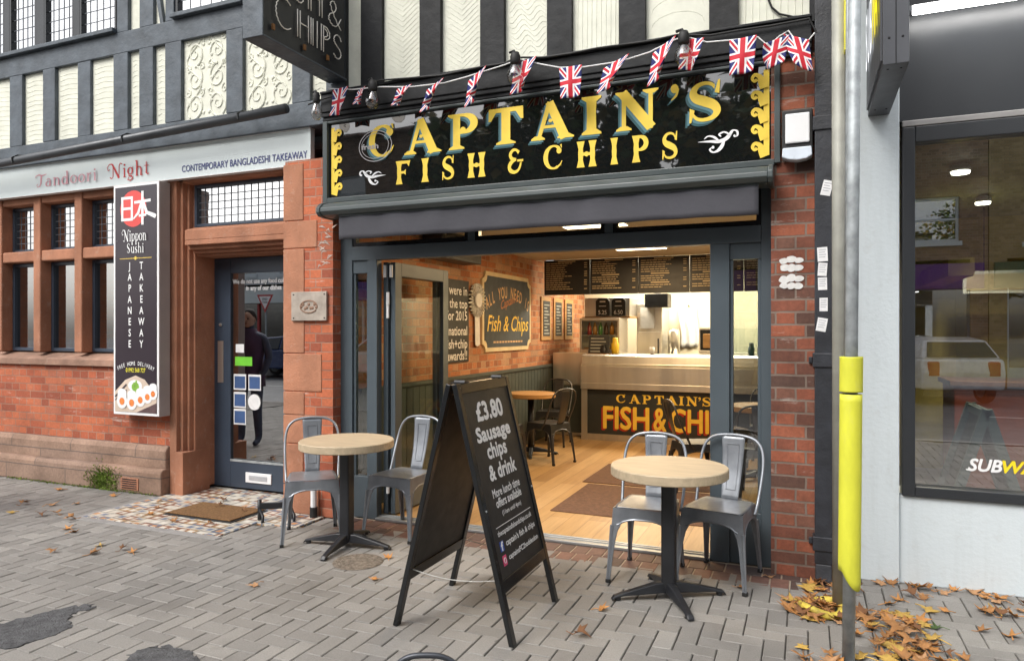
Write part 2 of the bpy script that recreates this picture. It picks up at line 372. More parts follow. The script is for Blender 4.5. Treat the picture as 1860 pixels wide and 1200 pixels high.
def g_ap(): return disc2(.55, .7, .42, 14, .28)+sstrip([(.9, .7), (.75, .3), (.2, 0)], [.3, .22, .06])
SP = [(.78, .76), (.68, .90), (.50, .95), (.31, .90), (.20, .75), (.27, .60), (.50, .50), (.72, .39), (.80, .24), (.70, .10), (.48, .05), (.28, .10), (.16, .26)]
SW = [.06, .08, .09, .12, .19, .23, .25, .23, .19, .12, .09, .08, .06]
def g_S(): return sstrip(SP, SW)+[[(.74, .70), (.86, .66), (.88, 1.0), (.83, 1.0)]]+[[(.10, 0), (.15, 0), (.24, .3), (.11, .36)]]
def bone(x, w=.2, y0=0, y1=1):
    return strip([(x, y0), (x, y0+.12), (x, y0+.3), (x, (y0+y1)/2), (x, y1-.3), (x, y1-.12), (x, y1)], [w*1.9, w*1.5, w*1.05, w*1.2, w*1.05, w*1.5, w*1.9])
def t_F(): return bone(.27, .24)+strip([(.3, .93), (.8, .93), (.97, .86)], [.14, .12, .28])+strip([(.3, .5), (.6, .5), (.72, .5)], [.12, .1, .26])
def t_I(): return bone(.5, .48)
def t_H(): return bone(.22, .2)+bone(.78, .2)+rect2(.25, .44, .75, .56)+disc2(.5, .5, .1)
def t_P(): return bone(.26, .23)+strip(arcp(.42, .70, .36, .245, 100, -100, 16), cwid(100, -100, 16, .1, .25))
def t_amp(): return sstrip([(.86, .52), (.72, .18), (.45, .06), (.2, .14), (.14, .32), (.32, .5), (.55, .56)], [.1, .12, .13, .19, .2, .16, .1])+sstrip([(.55, .56), (.3, .6), (.2, .76), (.33, .92), (.55, .94), (.72, .82)], [.1, .15, .17, .13, .1, .16])+rect2(.62, .46, .98, .55)
GL = dict(C=g_C, A=g_A, P=g_P, T=g_T, I=g_I, N=g_N, S=g_S, ap=g_ap, F=t_F, i=t_I, s=g_S, H=t_H, p=t_P, amp=t_amp, c=g_C, h=t_H)
# lower case roman, x-height .62
def st(x, y0=0, y1=.62, wd=.11): return strip([(x, y0), (x, y1)], wd)+strip([(x-.1, y0+.02), (x+.12, y0+.02)], .045)+strip([(x-.11, y1-.03), (x, y1-.01)], .06)
def ring(cx, cy, rx, ry, th=.045, tk=.12): return strip(arcp(cx, cy, rx, ry, 0, 360, 20), cwid(0, 360, 20, th, tk))
def arch(x, x2, wd=.11): return strip(arcp((x+x2)/2, .38, (x2-x)/2, .21, 180, 0, 10), cwid(180, 0, 10, .05, wd))+strip([(x2, .4), (x2, 0)], wd)+strip([(x2-.08, .02), (x2+.12, .02)], .045)
LOW = {
 'a': (.6, lambda: ring(.24, .2, .17, .19)+strip([(.42, .42), (.42, .05), (.52, .02)], [.11, .11, .04])+strip(arcp(.27, .42, .16, .18, 150, 0, 8), [.08]+[.06]*7+[.1])),
 'n': (.7, lambda: st(.15)+arch(.15, .5)), 'h': (.7, lambda: st(.15, 0, 1)+arch(.15, .5)),
 'd': (.68, lambda: ring(.26, .3, .2, .29)+st(.48, 0, 1)), 'o': (.62, lambda: ring(.29, .31, .22, .29)),
 'r': (.48, lambda: st(.15)+strip([(.16, .42), (.28, .58), (.4, .58)], [.05, .08, .1])), 'i': (.34, lambda: st(.16)+disc2(.16, .82, .075)),
 'g': (.62, lambda: ring(.26, .38, .18, .22)+strip([(.16, .16), (.16, .06), (.4, .02), (.48, -.12), (.28, -.26), (.08, -.18), (.16, -.02)], [.05, .07, .1, .09, .07, .07, .05])+strip([(.4, .55), (.52, .6)], .06)),
 't': (.44, lambda: strip([(.18, .85), (.18, .12), (.3, .03), (.4, .1)], [.06, .11, .08, .04])+strip([(.03, .6), (.38, .6)], .05)),
 'p': (.68, lambda: st(.15, -.3, .62)+ring(.35, .31, .2, .29)), 'u': (.68, lambda: strip([(.14, .62), (.14, .2), (.24, .04), (.4, .1), (.47, .22)], [.11, .11, .08, .06, .05])+st(.5)),
 's': (.5, lambda: strip([(a*.48, b*.62) for a, b in SP], [x*.6 for x in SW])),
 'T': (.72, lambda: strip([(.42, .96), (.38, .3), (.28, .06), (.1, .02), (.02, .18), (.14, .26)], [.14, .13, .1, .06, .05, .07])+strip([(-.08, .74), (-.05, .9), (.2, .98), (.5, .9), (.86, .98)], [.04, .07, .1, .1, .04])),
 'N': (.95, lambda: strip([(.2, .9), (.2, .1), (.08, .0), (-.06, .1)], [.06, .06, .06, .07])+strip([(.14, .96), (.7, .0)], [.13, .16])+strip([(.7, 0), (.7, .8), (.8, .98), (.95, .9)], [.06, .06, .06, .08])+strip([(.14, .96), (-.1, .98), (-.28, .78), (-.2, .55), (-.06, .62)], [.1, .06, .05, .05, .07])),
 'S': (.66, lambda: strip([(a*.6, b) for a, b in SP], [x*.62 for x in SW])), 'J': (.5, lambda: []),
}
def word(s, sp=.04):
    x = 0; out = []
    for ch in s:
        if ch == ' ': x += .4; continue
        wd, f = LOW[ch]; out += [[(u+x, v) for u, v in p] for p in f()]; x += wd+sp
    return out, x
def fitp(polys, x0, x1, y0, y1, ux0=0, ux1=1, uy0=0, uy1=1):
    return [[(x0+(u-ux0)/(ux1-ux0)*(x1-x0), y0+(v-uy0)/(uy1-uy0)*(y1-y0)) for u, v in p] for p in polys]
def shift(polys, dx, dy): return [[(u+dx, v+dy) for u, v in p] for p in polys]

# ================================================================ THE GROUND
def pavement():
    b = MB(); G = .0022; C = .0035; tints = []
    def blk(x0, x1, y0, y1):
        dz = random.uniform(-.0016, .0016); tx = random.uniform(-.0012, .0012); ty = random.uniform(-.0012, .0012)
        x0 += .0030+random.uniform(-.0008, .0008); x1 -= .0030+random.uniform(-.0008, .0008); y0 += .0011; y1 -= .0011
        Z = lambda x, y: dz+(-tx if x < (x0+x1)/2 else tx)+(-ty if y < (y0+y1)/2 else ty)
        q = [(x0, y0), (x1, y0), (x1, y1), (x0, y1)]; k = [(x0+C, y0+C), (x1-C, y0+C), (x1-C, y1-C), (x0+C, y1-C)]
        vs = [(x, y, -.02) for x, y in q]+[(x, y, Z(x, y)-.0038) for x, y in q]+[(x, y, Z(x, y)) for x, y in k]
        fs = [(8, 9, 10, 11)]+[(i, (i+1) % 4, 4+(i+1) % 4, 4+i) for i in range(4)]+[(4+i, 4+(i+1) % 4, 8+(i+1) % 4, 8+i) for i in range(4)]
        b.add(vs, fs); tints.append(random.random())
    U = .1
    for cx in range(-98, 40):
        for cy in range(-62, 5):
            x, y = cx*U+.007, cy*U-.02
            if y > -.04 and not (x > .05): 
                if not (x < -3.4 or x > .05): continue
            if x > .05 and y > .02: continue
            m = (cx-cy) % 4
            if -3.42 < x < .02 and y > -.37: continue
            if -5.45 < x < -3.62 and y > -.9 and (x < -4.0 or y > -.46): continue
            if m == 0: blk(x, x+2*U, y, y+U)
            elif m == 3: blk(x, x+U, y, y+2*U)
    N = NT('grey_block_paving'); uv = N.n('TexCoord').outputs['UV']; at_ = N.n('Attribute', attribute_name='tint')
    base = N.ramp(at_.outputs['Fac'], [(0, (.21, .199, .184)), (.5, (.243, .231, .214)), (.85, (.268, .255, .236)), (1, (.295, .28, .258))])
    st_ = N.noise(uv, .9, 6, .62); gr = N.noise(uv, 130, 4, .75)
    cl = N.mix(.8, base, N.ramp(st_, [(.28, (.62, .60, .58)), (.5, (.97, .97, .97)), (.75, (1.15, 1.14, 1.12))]), 'MULTIPLY')
    cl = N.mix(.6, cl, N.ramp(gr, [(.3, (.6, .6, .6)), (.7, (1.25, 1.25, 1.25))]), 'MULTIPLY')
    spots = N.n('TexVoronoi', Scale=9.0); N.set(spots.inputs['Vector'], uv)
    cl = N.mix(N.math('MULTIPLY', N.ramp(spots.outputs['Distance'], [(.05, (1, 1, 1)), (.09, (0, 0, 0))]), N.ramp(N.noise(uv, 2.0, 2), [(.55, (0, 0, 0)), (.6, (.5, .5, .5))])), cl, (.09, .085, .08, 1))
    gum = N.n('TexVoronoi', Scale=2.6); N.set(gum.inputs['Vector'], uv); wn = N.n('TexWhiteNoise', noise_dimensions='3D'); N.set(wn.inputs['Vector'], gum.outputs['Position'])
    gm = N.math('MULTIPLY', N.math('LESS_THAN', N.math('ADD', gum.outputs['Distance'], N.math('MULTIPLY', N.noise(uv, 60, 2), .02)), .052), .62)
    cl = N.mix(gm, cl, N.ramp(wn.outputs[0], [(0, (.10, .095, .09)), (.45, (.36, .35, .33)), (.7, (.085, .08, .075))], 'CONSTANT'))
    dirt = N.ramp(N.noise(uv, 3.2, 8, .72), [(.56, (0, 0, 0)), (.72, (1, 1, 1))]); cl = N.mix(N.math('MULTIPLY', dirt, .38), cl, (.12, .108, .095, 1))
    p = N.n('BsdfPrincipled', Roughness=.8); N.set(p.inputs['Base Color'], cl)
    bp = N.n('Bump', Strength=1.0, Distance=.0022); N.set(bp.inputs['Height'], gr); N.set(p.inputs['Normal'], bp.outputs[0]); N.set(N.out.inputs[0], p)
    o = b.build('pavement', N.m); me = o.data
    a = me.attributes.new('tint', 'FLOAT', 'FACE'); a.data.foreach_set('value', [t for t in tints for _ in range(9)])
    tag(o, kind='structure')
pavement()
M_joint = mat('joint_sand', (.075, .068, .058), .95, var=.4, vs=8)
M_far = brick('plain_paving', [(0, (.17, .16, .15)), (1, (.25, .235, .22))], (.1, .095, .09), bw=.2, rh=.1, squash=False)
def ground(name, b, m): return tag(MB().box(*b).build(name, m), kind='structure')
ground('pavement_bed', (-9.9, 4.1, -6.3, .6, -.2, -.012), M_joint)
ground('pavement', (-40, -9.86, -6.3, .6, -.2, -.002), M_far)
ground('pavement', (4.04, 40, -6.3, .6, -.2, -.002), M_far)
ground('kerb', (-40, 40, -6.45, -6.3, -.25, 0), M_conc)
ground('road', (-140, 140, -15.4, -6.45, -.3, -.12), mat('worn_road_surface', (.16, .165, .17), .55, var=.2, vs=3, bump=.004, bs=90))
ground('kerb', (-40, 40, -15.55, -15.4, -.25, 0), M_conc)
ground('pavement', (-40, 40, -17.0, -15.55, -.2, -.002), M_far)
ground('ground', (-140, 140, -140, 140, -.6, -.29), M_asph)
for k in range(-12, 13):
    ground('road_marking', (k*3.2, k*3.2+1.8, -10.98, -10.88, -.121, -.116), mat('road_paint', (.6, .6, .58), .7))
# brown brick edging before the shop threshold, two courses
def edging():
    b = MB(); t = []
    N = NT('brown_paviors'); a_ = N.n('Attribute', attribute_name='tint'); uv = N.n('TexCoord').outputs['UV']
    cl = N.ramp(a_.outputs['Fac'], [(0, (.075, .048, .042)), (.45, (.13, .075, .06)), (.8, (.20, .10, .075)), (1, (.10, .085, .08))])
    cl = N.mix(.7, cl, N.ramp(N.noise(uv, 25, 5, .7), [(.3, (.6, .6, .6)), (.7, (1.3, 1.3, 1.3))]), 'MULTIPLY')
    p = N.n('BsdfPrincipled', Roughness=.7); N.set(p.inputs['Base Color'], cl); N.set(N.out.inputs[0], p)
    for r in range(2):
        y1 = -.035-r*.165; y0 = y1-.158
        for k in range(-30, 1):
            x = k*.113-.03+(r*.05)
            b.box(x+.005, x+.108, y0, y1, -.02, .001+random.uniform(-.001, .001)); t.append(random.random())
    o = b.build('brick_edging', N.m, bevel=.003); a = o.data.attributes.new('tint', 'FLOAT', 'FACE'); a.data.foreach_set('value', [x for x in t for _ in range(6)]); tag(o, kind='structure')
    tag(MB().box(-3.45, .14, -.365, 0.0, -.05, -.004).build('edging_mortar', mat('pale_mortar', (.36, .29, .22), .9, var=.2, vs=20)), kind='structure')
edging()
# patterned tile doorstep
def doorstep():
    N = NT('patterned_floor_tiles'); uv = N.n('TexCoord').outputs['UV']
    mp = N.n('Mapping', Rotation=(0, 0, R(0))); N.set(mp.inputs['Vector'], uv)
    vo = N.n('TexVoronoi', Scale=10.5, distance='CHEBYCHEV', Randomness=.12); N.set(vo.inputs['Vector'], mp.outputs[0])
    wn = N.n('TexWhiteNoise', noise_dimensions='3D'); N.set(wn.inputs['Vector'], vo.outputs['Position'])
    col = N.ramp(wn.outputs[0], [(0, (.60, .56, .48)), (.38, (.27, .11, .06)), (.52, (.62, .58, .50)), (.68, (.12, .17, .25)), (.8, (.40, .26, .13)), (.9, (.55, .52, .46))], 'CONSTANT')
    d = vo.outputs['Distance']
    col = N.mix(N.ramp(d, [(.26, (1, 1, 1)), (.30, (0, 0, 0))], 'LINEAR'), col, N.ramp(wn.outputs[0], [(0, (.16, .20, .28)), (.3, (.66, .62, .54)), (.6, (.50, .26, .12)), (.8, (.7, .67, .6))], 'CONSTANT'))
    col = N.mix(N.ramp(d, [(.455, (0, 0, 0)), (.48, (1, 1, 1))]), col, (.13, .12, .11, 1))
    col = N.mix(.6, col, N.ramp(N.noise(uv, 5, 5, .6), [(.3, (.55, .53, .5)), (.65, (1.1, 1.1, 1.1))]), 'MULTIPLY')
    p = N.n('BsdfPrincipled', Roughness=.45); N.set(p.inputs['Base Color'], col); N.set(N.out.inputs[0], p)
    b = MB(); b.box(-5.44, -4.0, -.86, .5, -.03, .008); b.box(-4.0, -3.62, -.46, -.12, -.03, .008)
    tag(b.build('tiled_doorstep', N.m), kind='structure')
    b = MB(); b.box(-5.50, -3.96, -.93, -.862, -.03, .006); b.box(-5.50, -5.442, -.86, -.15, -.03, .006); tag(b.build('doorstep_edge', M_conc, bevel=.003), kind='structure')
doorstep()
# ================================================================ TAKEAWAY BUILDING (left)
def leaded(b, x0, x1, z0, z1, y, nx, nz):
    b.box(x0, x1, y, y+.005, z0, z1, 0)
    for i in range(1, nx):
        x = x0+(x1-x0)*i/nx; b.box(x-.0035, x+.0035, y-.004, y+.009, z0, z1, 1)
    for j in range(1, nz):
        z = z0+(z1-z0)*j/nz; b.box(x0, x1, y-.003, y+.008, z-.0035, z+.0035, 1)
def window(par, x0, x1, z0, z1, y, fw=.03, nx=0, nz=0, m=None, gl=None):
    b = MB(); f = .045
    b.box(x0, x0+fw, y-.02, y+f, z0, z1).box(x1-fw, x1, y-.02, y+f, z0, z1).box(x0+fw, x1-fw, y-.018, y+f, z0, z0+fw).box(x0+fw, x1-fw, y-.018, y+f, z1-fw, z1)
    wn = b.build('window', m or M_navy, par, bevel=.004); p = MB()
    if nx: leaded(p, x0+fw, x1-fw, z0+fw, z1-fw, y+.01, nx, nz)
    else: p.box(x0+fw, x1-fw, y+.01, y+.015, z0+fw, z1-fw)
    p.build('pane', [gl or (M_glassl if nx else M_glassr), M_lead], wn); return wn

TB = thing('takeaway_building', 'half timbered brick takeaway with red sandstone door surround, grey timbers and leaded windows', 'building', (-6.3, .2, 0))
b = MB()
b.box(-9.4, -5.44, .0, .35, .445, 1.17)                      # brick apron under the windows
b.box(-5.60, -5.46, .002, .35, 1.17, 2.91)                   # brick strip beside the window bank
b.box(-4.03, -3.545, -.1, .5, 0, 2.93)                       # pier between the two shops
b.box(-9.4, -9.2, -.02, 7.5, 0, 5.3)
b.build('brick_wall', M_brick, TB)
b = MB()
for px in (-8.57, -7.95, -7.33, -6.71, -6.09): b.box(px-.055, px+.055, .0, .22, 1.30, 2.90)
b.box(-5.62, -5.50, -.004, .22, 1.30, 2.90)
for i, px in enumerate((-8.57, -7.95, -7.33, -6.71, -6.09)):
    x1 = px+.62-.055 if i < 4 else -5.62
    b.box(px+.055, x1, .012, .2, 2.235, 2.345)               # transom rail
    b.box(px+.055, x1, .012, .2, 2.83, 2.898)
b.box(-9.2, -5.46, -.001, .3, 2.90, 2.98)
MBs = b
b.build('stone_mullions', M_stone, TB, bevel=.012)
b = MB(); b.prism([(-.035, 1.17), (-.035, 1.235), (.16, 1.30), (.3, 1.30), (.3, 1.17)], lambda u, v, d: (d, u, v), -9.2, -5.47)
b.build('window_sill', M_stone_d, TB, bevel=.006)
b = MB()
b.box(-5.457, -5.37, -.006, .4, 0, 2.90)
for i, x in enumerate((-5.335, -5.305, -5.28)): b.box(-5.37+(0 if i == 0 else (.035, .065)[i-1]), x, .035+.045*i, .45, .04, 2.90)
b.box(-5.372, -5.275, -.02, .30, 0, .40)                     # base block of the jamb
for i, z in enumerate((2.345, 2.30, 2.265, 2.235)):          # stepped door head
    b.box(-5.27, -4.03, -.004+.05*i, .45, z-(.045, .035, .03, .02)[i], z)
b.prism([(-.004, 2.345), (-.004, 2.44), (.1, 2.475), (.4, 2.475), (.4, 2.345)], lambda u, v, d: (d, u, v), -5.27, -4.03)
b.box(-5.30, -4.03, .0, .3, 2.875, 2.93)
for z0, z1, x1 in ((2.43, 2.905, -3.84), (2.2, 2.43, -3.70), (1.33, 2.2, -3.83), (1.015, 1.33, -3.655), (.82, 1.015, -3.83), (.58, .82, -3.70), (.24, .58, -3.84), (.0, .24, -3.68)):
    b.box(-4.045, x1, -.108, .5, z0+.003, z1-.003)
b.build('stone_surround', M_stone, TB, bevel=.006)
b = MB()
b.prism([(-.10, 0), (-.10, .20), (-.085, .235), (.1, .27), (.1, 0)], lambda u, v, d: (d, u, v), -9.4, -5.46)
b.prism([(-.045, .235), (-.045, .40), (-.02, .445), (.1, .47), (.1, .235)], lambda u, v, d: (d, u, v), -9.4, -5.463)
pl = b.build('plinth', M_plinth, TB, bevel=.012)
b = MB()
b.box(-5.97, -5.74, -.108, -.095, .03, .14, 0)
for k in range(5): b.box(-5.95, -5.76, -.113, -.107, .043+k*.02, .051+k*.02, 1)
b.build('air_brick', [M_stone, M_dark], pl, bevel=.002)
for px in (-8.57, -7.95, -7.33, -6.71):
    window(TB, px+.06, px+.56, 2.35, 2.825, .13, .03, 6, 6)
    window(TB, px+.06, px+.56, 1.305, 2.23, .13, .035)
window(TB, -6.03, -5.625, 1.305, 2.23, .13, .035); window(TB, -6.03, -5.625, 2.35, 2.825, .13, .03, 5, 6)
window(TB, -5.275, -4.035, 2.48, 2.872, .13, .03, 15, 5)
MB().box(-9.15, -3.62, 4.0, 4.05, 0, 2.95).box(-9.15, -3.62, .5, 4.0, 2.93, 2.97).box(-9.15, -3.62, .5, 4.0, .0, .012).box(-5.3, -5.26, .5, 4, .05, 2.9).build('inner_walls', mat('brown_inner_wall', (.10, .055, .04), .8), TB)
# door
d = MB(); Y = .36
d.box(-5.285, -5.08, Y, Y+.05, .03, 2.21).box(-4.30, -4.06, Y, Y+.05, .03, 2.21).box(-5.08, -4.30, Y, Y+.05, .03, .29).box(-5.08, -4.30, Y, Y+.05, 2.065, 2.21)
door = d.build('door', M_navy, TB, bevel=.004)
MB().box(-5.08, -4.30, Y+.02, Y+.026, .29, 2.065).build('door_pane', M_glassr, door)
MB().box(-5.078, -4.302, Y-.006, Y+.004, .275, .295).build('bottom_bead', M_gal, door)
MB().box(-5.235, -5.165, Y-.006, Y+.002, 1.02, 1.42).build('push_plate', M_stain, door, bevel=.002)
MB().lathe([(.0, 0), (.016, 0), (.016, -.01), (.0, -.012)], (-5.20, Y, 1.575), 12, axis='y').build('lock', M_stain, door)
lb = MB().box(-4.885, -4.58, Y-.012, Y+.002, .09, .185).build('letterbox', M_whitep, door, bevel=.004)
MB().box(-4.84, -4.625, Y-.016, Y-.011, .115, .16).build('flap', mat('letterbox_flap', (.55, .57, .6), .35, .5), lb, bevel=.002)
sm = [M_pap, mat('green_sticker', (.16, .55, .04), .5), mat('blue_card', (.05, .10, .24), .5), mat('black_sticker', (.02, .02, .02), .5)]
b = MB(); Yg = Y+.018
b.box(-5.03, -4.93, Yg-.001, Yg+.001, 1.31, 1.39, 0).build('sticker', sm, door)
MB().box(-5.04, -4.83, Yg-.001, Yg+.001, 1.185, 1.27, 1).box(-5.02, -4.86, Yg-.002, Yg, 1.205, 1.25, 1).build('sticker', sm, door)
for i, (x, z) in enumerate(((-4.98, 1.03), (-4.80, 1.03), (-4.98, .86), (-4.98, .70))):
    MB().box(x-.075, x+.075, Yg-.001, Yg+.001, z-.075, z+.075, 0).box(x-.064, x+.064, Yg-.0025, Yg-.001, z-.06, z+.055, 2).build('sticker', sm, door)
MB().lathe([(0, .0), (.075, 0), (.075, -.003), (0, -.003)], (-4.80, Yg-.003, .845), 24, axis='y').build('sticker', sm, door)
for i, (t, z) in enumerate((('We do not use any food colouring', 1.965), ('in any of our dishes', 1.90))):
    txt(t, .062, (-4.69, Yg-.002, z), XR, ZU, M_ink, door, bold=.004, align='CENTER', sx=.86)
# upper storey, left: beams, posts and cream panels
LP = [(-8.95, -8.65), (-8.46, -8.16), (-7.97, -7.60), (-7.402, -7.081), (-6.9, -6.579), (-6.4, -6.075), (-5.884, -5.733), (-5.556, -5.404), (-5.207, -4.675), (-4.489, -3.962), (-3.775, -3.615)]
b = MB(); yt0, yt1 = -.1, -.03; z0, z1 = 3.41, 4.135
b.box(-9.4, -3.60, yt0, .2, 3.205, z0)
prev = -9.4
for a, c in LP: b.box(prev, a, yt0+random.uniform(-.004, .004), yt1, z0, z1); prev = c
b.box(prev, -3.425, yt0, yt1, z0, 5.3)
b.box(-9.4, -3.615, yt0-.002, .1, z1, 4.335)
b.box(-9.4, -6.03, -.15, .1, 4.335, 4.375)                     # sill of the left casements
b.box(-5.30, -4.47, -.15, .1, 4.335, 4.375)
b.box(-6.03, -5.884, yt0, yt1, 4.335, 5.3); b.box(-5.733, -5.556, yt0, yt1, 4.335, 5.3); b.box(-5.404, -5.30, yt0, yt1, 4.335, 5.3); b.box(-4.47, -4.40, yt0, yt1, 4.335, 5.3); b.box(-3.98, -3.615, yt0, yt1, 4.335, 5.3)
b.box(-9.4, -3.425, yt0-.003, .1, 5.3, 5.5)
b.build('timber_frame', M_timL, TB, bevel=.006)
MB().prism([(-5.47, 4.335), (-5.43, 4.335), (-5.50, 4.7), (-5.545, 4.7)], lambda u, v, d: (u, d, v), -.098, -.03).build('timber_brace', M_timL, TB)
def relief(x0, x1, z0, z1, y, b):
    W = x1-x0; Hh = z1-z0; cx = (x0+x1)/2
    def sp(c, r0, r1, a0, turns, sgn, th=.010):
        n = 46; pts = []
        for i in range(n):
            t = i/(n-1); a = a0+sgn*turns*2*math.pi*t; r = r0+(r1-r0)*t**.8
            pts.append((c[0]+r*math.cos(a), y, c[1]+r*math.sin(a)*1.15))
        b.tube(pts, [th*(1-.5*i/n) for i in range(n)], 6); return pts[0]
    rows = 3
    for s in (-1, 1):
        for k in range(rows):
            zc = z0+Hh*(.18+.32*k); u = 1 if k % 2 else -1
            sp((cx+s*W*.25, zc), W*.20, .010, R(90*u)+(0 if s > 0 else math.pi)*0, 1.6, s*u)
            sp((cx+s*W*.40, zc+Hh*.155), W*.07, .006, R(-90*u), 1.2, -s*u, .007); sp((cx+s*W*.10, zc+Hh*.155), W*.065, .006, R(90*u), 1.2, s*u, .007)
        b.tube([(cx+s*W*(.27+.16*math.sin(t*math.pi*rows*1.04+.6)), y, z0+Hh*(.03+.94*t)) for t in [i/60 for i in range(61)]], .008, 6)
        for k in range(7): b.sphere((cx+s*W*(.06+.06*(k % 2)), y, z0+Hh*(.08+.14*k)), .017, 8, 5, sy=.5)
    return b
for i, (a, c) in enumerate(LP):
    b = MB(); b.box(a-.01, c+.01, -.065, .05, z0-.01, z1+.01)
    if i in (8, 9): relief(a, c, z0, z1, -.066, b)
    else:
        for k in range(14): b.tube([(a+.03, -.064, z0+.04+k*.05), ((a+c)/2, -.064, z0+.05+k*.05+.008*(k % 2)), (c-.03, -.064, z0+.04+k*.05)], .004, 4)
    b.build('plaster_panel', M_plas, TB)
for a, c, zz1 in ((-5.884, -5.733, 5.3), (-5.556, -5.404, 5.3), (-4.40, -3.98, 5.3)): MB().box(a-.01, c+.01, -.063, .05, 4.33, zz1).build('plaster_panel', M_plas, TB)
for x0, x1 in ((-8.75, -8.25), (-8.17, -7.70), (-7.62, -7.20), (-7.08, -6.64), (-6.56, -6.05)): window(TB, x0, x1, 4.375, 5.3, -.07, .028, 5, 8, M_black)
window(TB, -5.29, -4.49, 4.375, 5.3, -.07, .03, 6, 8, M_black)
for a, c in ((-9.4, -8.75), (-8.25, -8.17), (-7.70, -7.62), (-7.2, -7.08), (-6.64, -6.56)): MB().box(a, c, -.09, .0, 4.376, 5.3).build('window_mullion', M_black, TB)
MB().box(-9.3, -3.5, 2.0, 2.05, 2.98, 5.5).box(-9.3, -3.5, .2, 2.0, 3.1, 3.15).build('upper_inner_walls', mat('pale_room', (.35, .36, .37), .8), TB)
MB().prism([(-.45, 5.45), (-.45, 5.52), (3.8, 8.2), (8.0, 5.52), (8.0, 5.45)], lambda u, v, d: (d, u, v), -9.6, -3.43).build('roof', mat('roof_tiles', (.16, .07, .05), .85, var=.3), TB)
g = MB(); g.tube([(-9.4, -.25, 3.155), (-7.48, -.25, 3.2), (-3.89, -.25, 3.318)], .040, 14); gp = g.build('gutter_pipe', mat('gunmetal_pipe', (.07, .075, .082), .4, .3, var=.15), TB, smooth=True)
for x in (-7.25, -5.72, -4.36):
    z = 3.2+(x+7.48)*.0329
    MB().tube([(x, -.09, z+.07), (x, -.24, z+.055), (x, -.295, z+.02), (x, -.29, z-.03)], .009, 6).build('pipe_bracket', M_black, gp)
# signs on the takeaway
TS = thing('shop_sign', 'long pale grey fascia sign with faded pink and red lettering over the takeaway', 'sign', (-6.6, -.06, 2.9))
MB().box(-9.3, -3.80, -.062, -.008, 2.905, 3.198).build('sign_panel', M_signw, TS, bevel=.002)
MB().box(-9.3, -3.80, -.075, -.004, 3.199, 3.204).box(-9.3, -3.8, -.07, -.006, 2.898, 2.904).build('sign_trim', mat('white_trim', (.7, .7, .7), .5), TS)
p, wd = word('Tandoori'); k = .92/wd
MB().flat(fitp(p, -7.235, -6.32, 2.972, 3.10, 0, wd, 0, 1), FY(-.063)).build('lettering', M_pink, TS)
p, wd = word('Night'); MB().flat(fitp(p, -6.16, -5.63, 2.972, 3.115, 0, wd, 0, 1), FY(-.063)).build('lettering', M_redp, TS)
txt('CONTEMPORARY BANGLADESHI TAKEAWAY', .09, (-5.235, -.064, 2.955), XR, ZU, M_navyt, TS, bold=.003, fit=(1.405, .060))
SU = thing('shop_sign', 'tall dark plum lightbox sign for a sushi takeaway with a red sun disc', 'sign', (-5.715, -.1, .735))
MB().box(-6.01, -5.42, -.146, -.03, .735, 2.88).build('casing', M_sgrey, SU, bevel=.004)
MB().box(-6.005, -5.425, -.150, -.147, .74, 2.875).build('white_border', M_ink, SU)
MB().box(-5.982, -5.448, -.153, -.151, .765, 2.852).build('face_panel', M_plum, SU)
f = FY(-.1535)
MB().flat(disc2(-5.745, 2.645, .168, 40), f).build('sun_disc', mat('sun_red', (.68, .07, .06), .4, var=.03), SU)
k = []
k += rect2(-5.90, 2.54, -5.873, 2.76)+rect2(-5.775, 2.54, -5.748, 2.76)+rect2(-5.9, 2.735, -5.75, 2.76)+rect2(-5.9, 2.535, -5.75, 2.56)+rect2(-5.9, 2.637, -5.75, 2.661)
k += strip([(-5.73, 2.70), (-5.52, 2.71)], .026)+strip([(-5.625, 2.80), (-5.625, 2.49)], .030)+strip([(-5.635, 2.70), (-5.68, 2.60), (-5.74, 2.55)], [.03, .028, .015])+strip([(-5.615, 2.70), (-5.57, 2.6), (-5.46, 2.56), (-5.45, 2.57)], [.03, .035, .04, .01])+strip([(-5.67, 2.575), (-5.575, 2.58)], .022)
MB().flat(k, FY(-.1545)).build('lettering', M_ink, SU)
p, wd = word('Nippon', .0); MB().flat(fitp(p, -5.87, -5.56, 2.345, 2.455, 0, wd, 0, 1), f).build('lettering', M_ink, SU)
p, wd = word('Sushi', .0); MB().flat(fitp(p, -5.83, -5.60, 2.235, 2.33, 0, wd, 0, 1), f).build('lettering', M_ink, SU)
MB().flat(rect2(-5.92, 2.184, -5.76, 2.189)+rect2(-5.67, 2.184, -5.51, 2.189)+[x for i in range(6) for x in disc2(-5.76+i*.018, 2.187, .006, 6)]+disc2(-5.715, 2.187, .017, 8), f).build('gold_rule', M_gold, SU)
for i, ch in enumerate('JAPANESE'): txt(ch, .095, (-5.79, -.153, 2.085-i*.103), XR, ZU, M_ink, SU, bold=.004, align='CENTER', sx=.75)
for i, ch in enumerate('TAKEAWAY'): txt(ch, .095, (-5.64, -.153, 2.085-i*.103), XR, ZU, M_ink, SU, bold=.004, align='CENTER', sx=.75)
for i, ch in enumerate('FREE HOME DELIVERY'):
    a = (i-8.5)*.057; txt(ch, .05, (-5.715+.55*math.sin(a)*.86, -.153, 1.20-.55*(1-math.cos(a))*.75), (math.cos(a*.7), 0, -math.sin(a*.7)), (math.sin(a*.7), 0, math.cos(a*.7)), M_ink, SU, bold=.0015, align='CENTER', sx=.7)
txt('01992 568 727', .056, (-5.715, -.153, 1.135), XR, ZU, mat('yellow_lettering', (.75, .68, .05), .5), SU, bold=.002, align='CENTER', sx=.74)
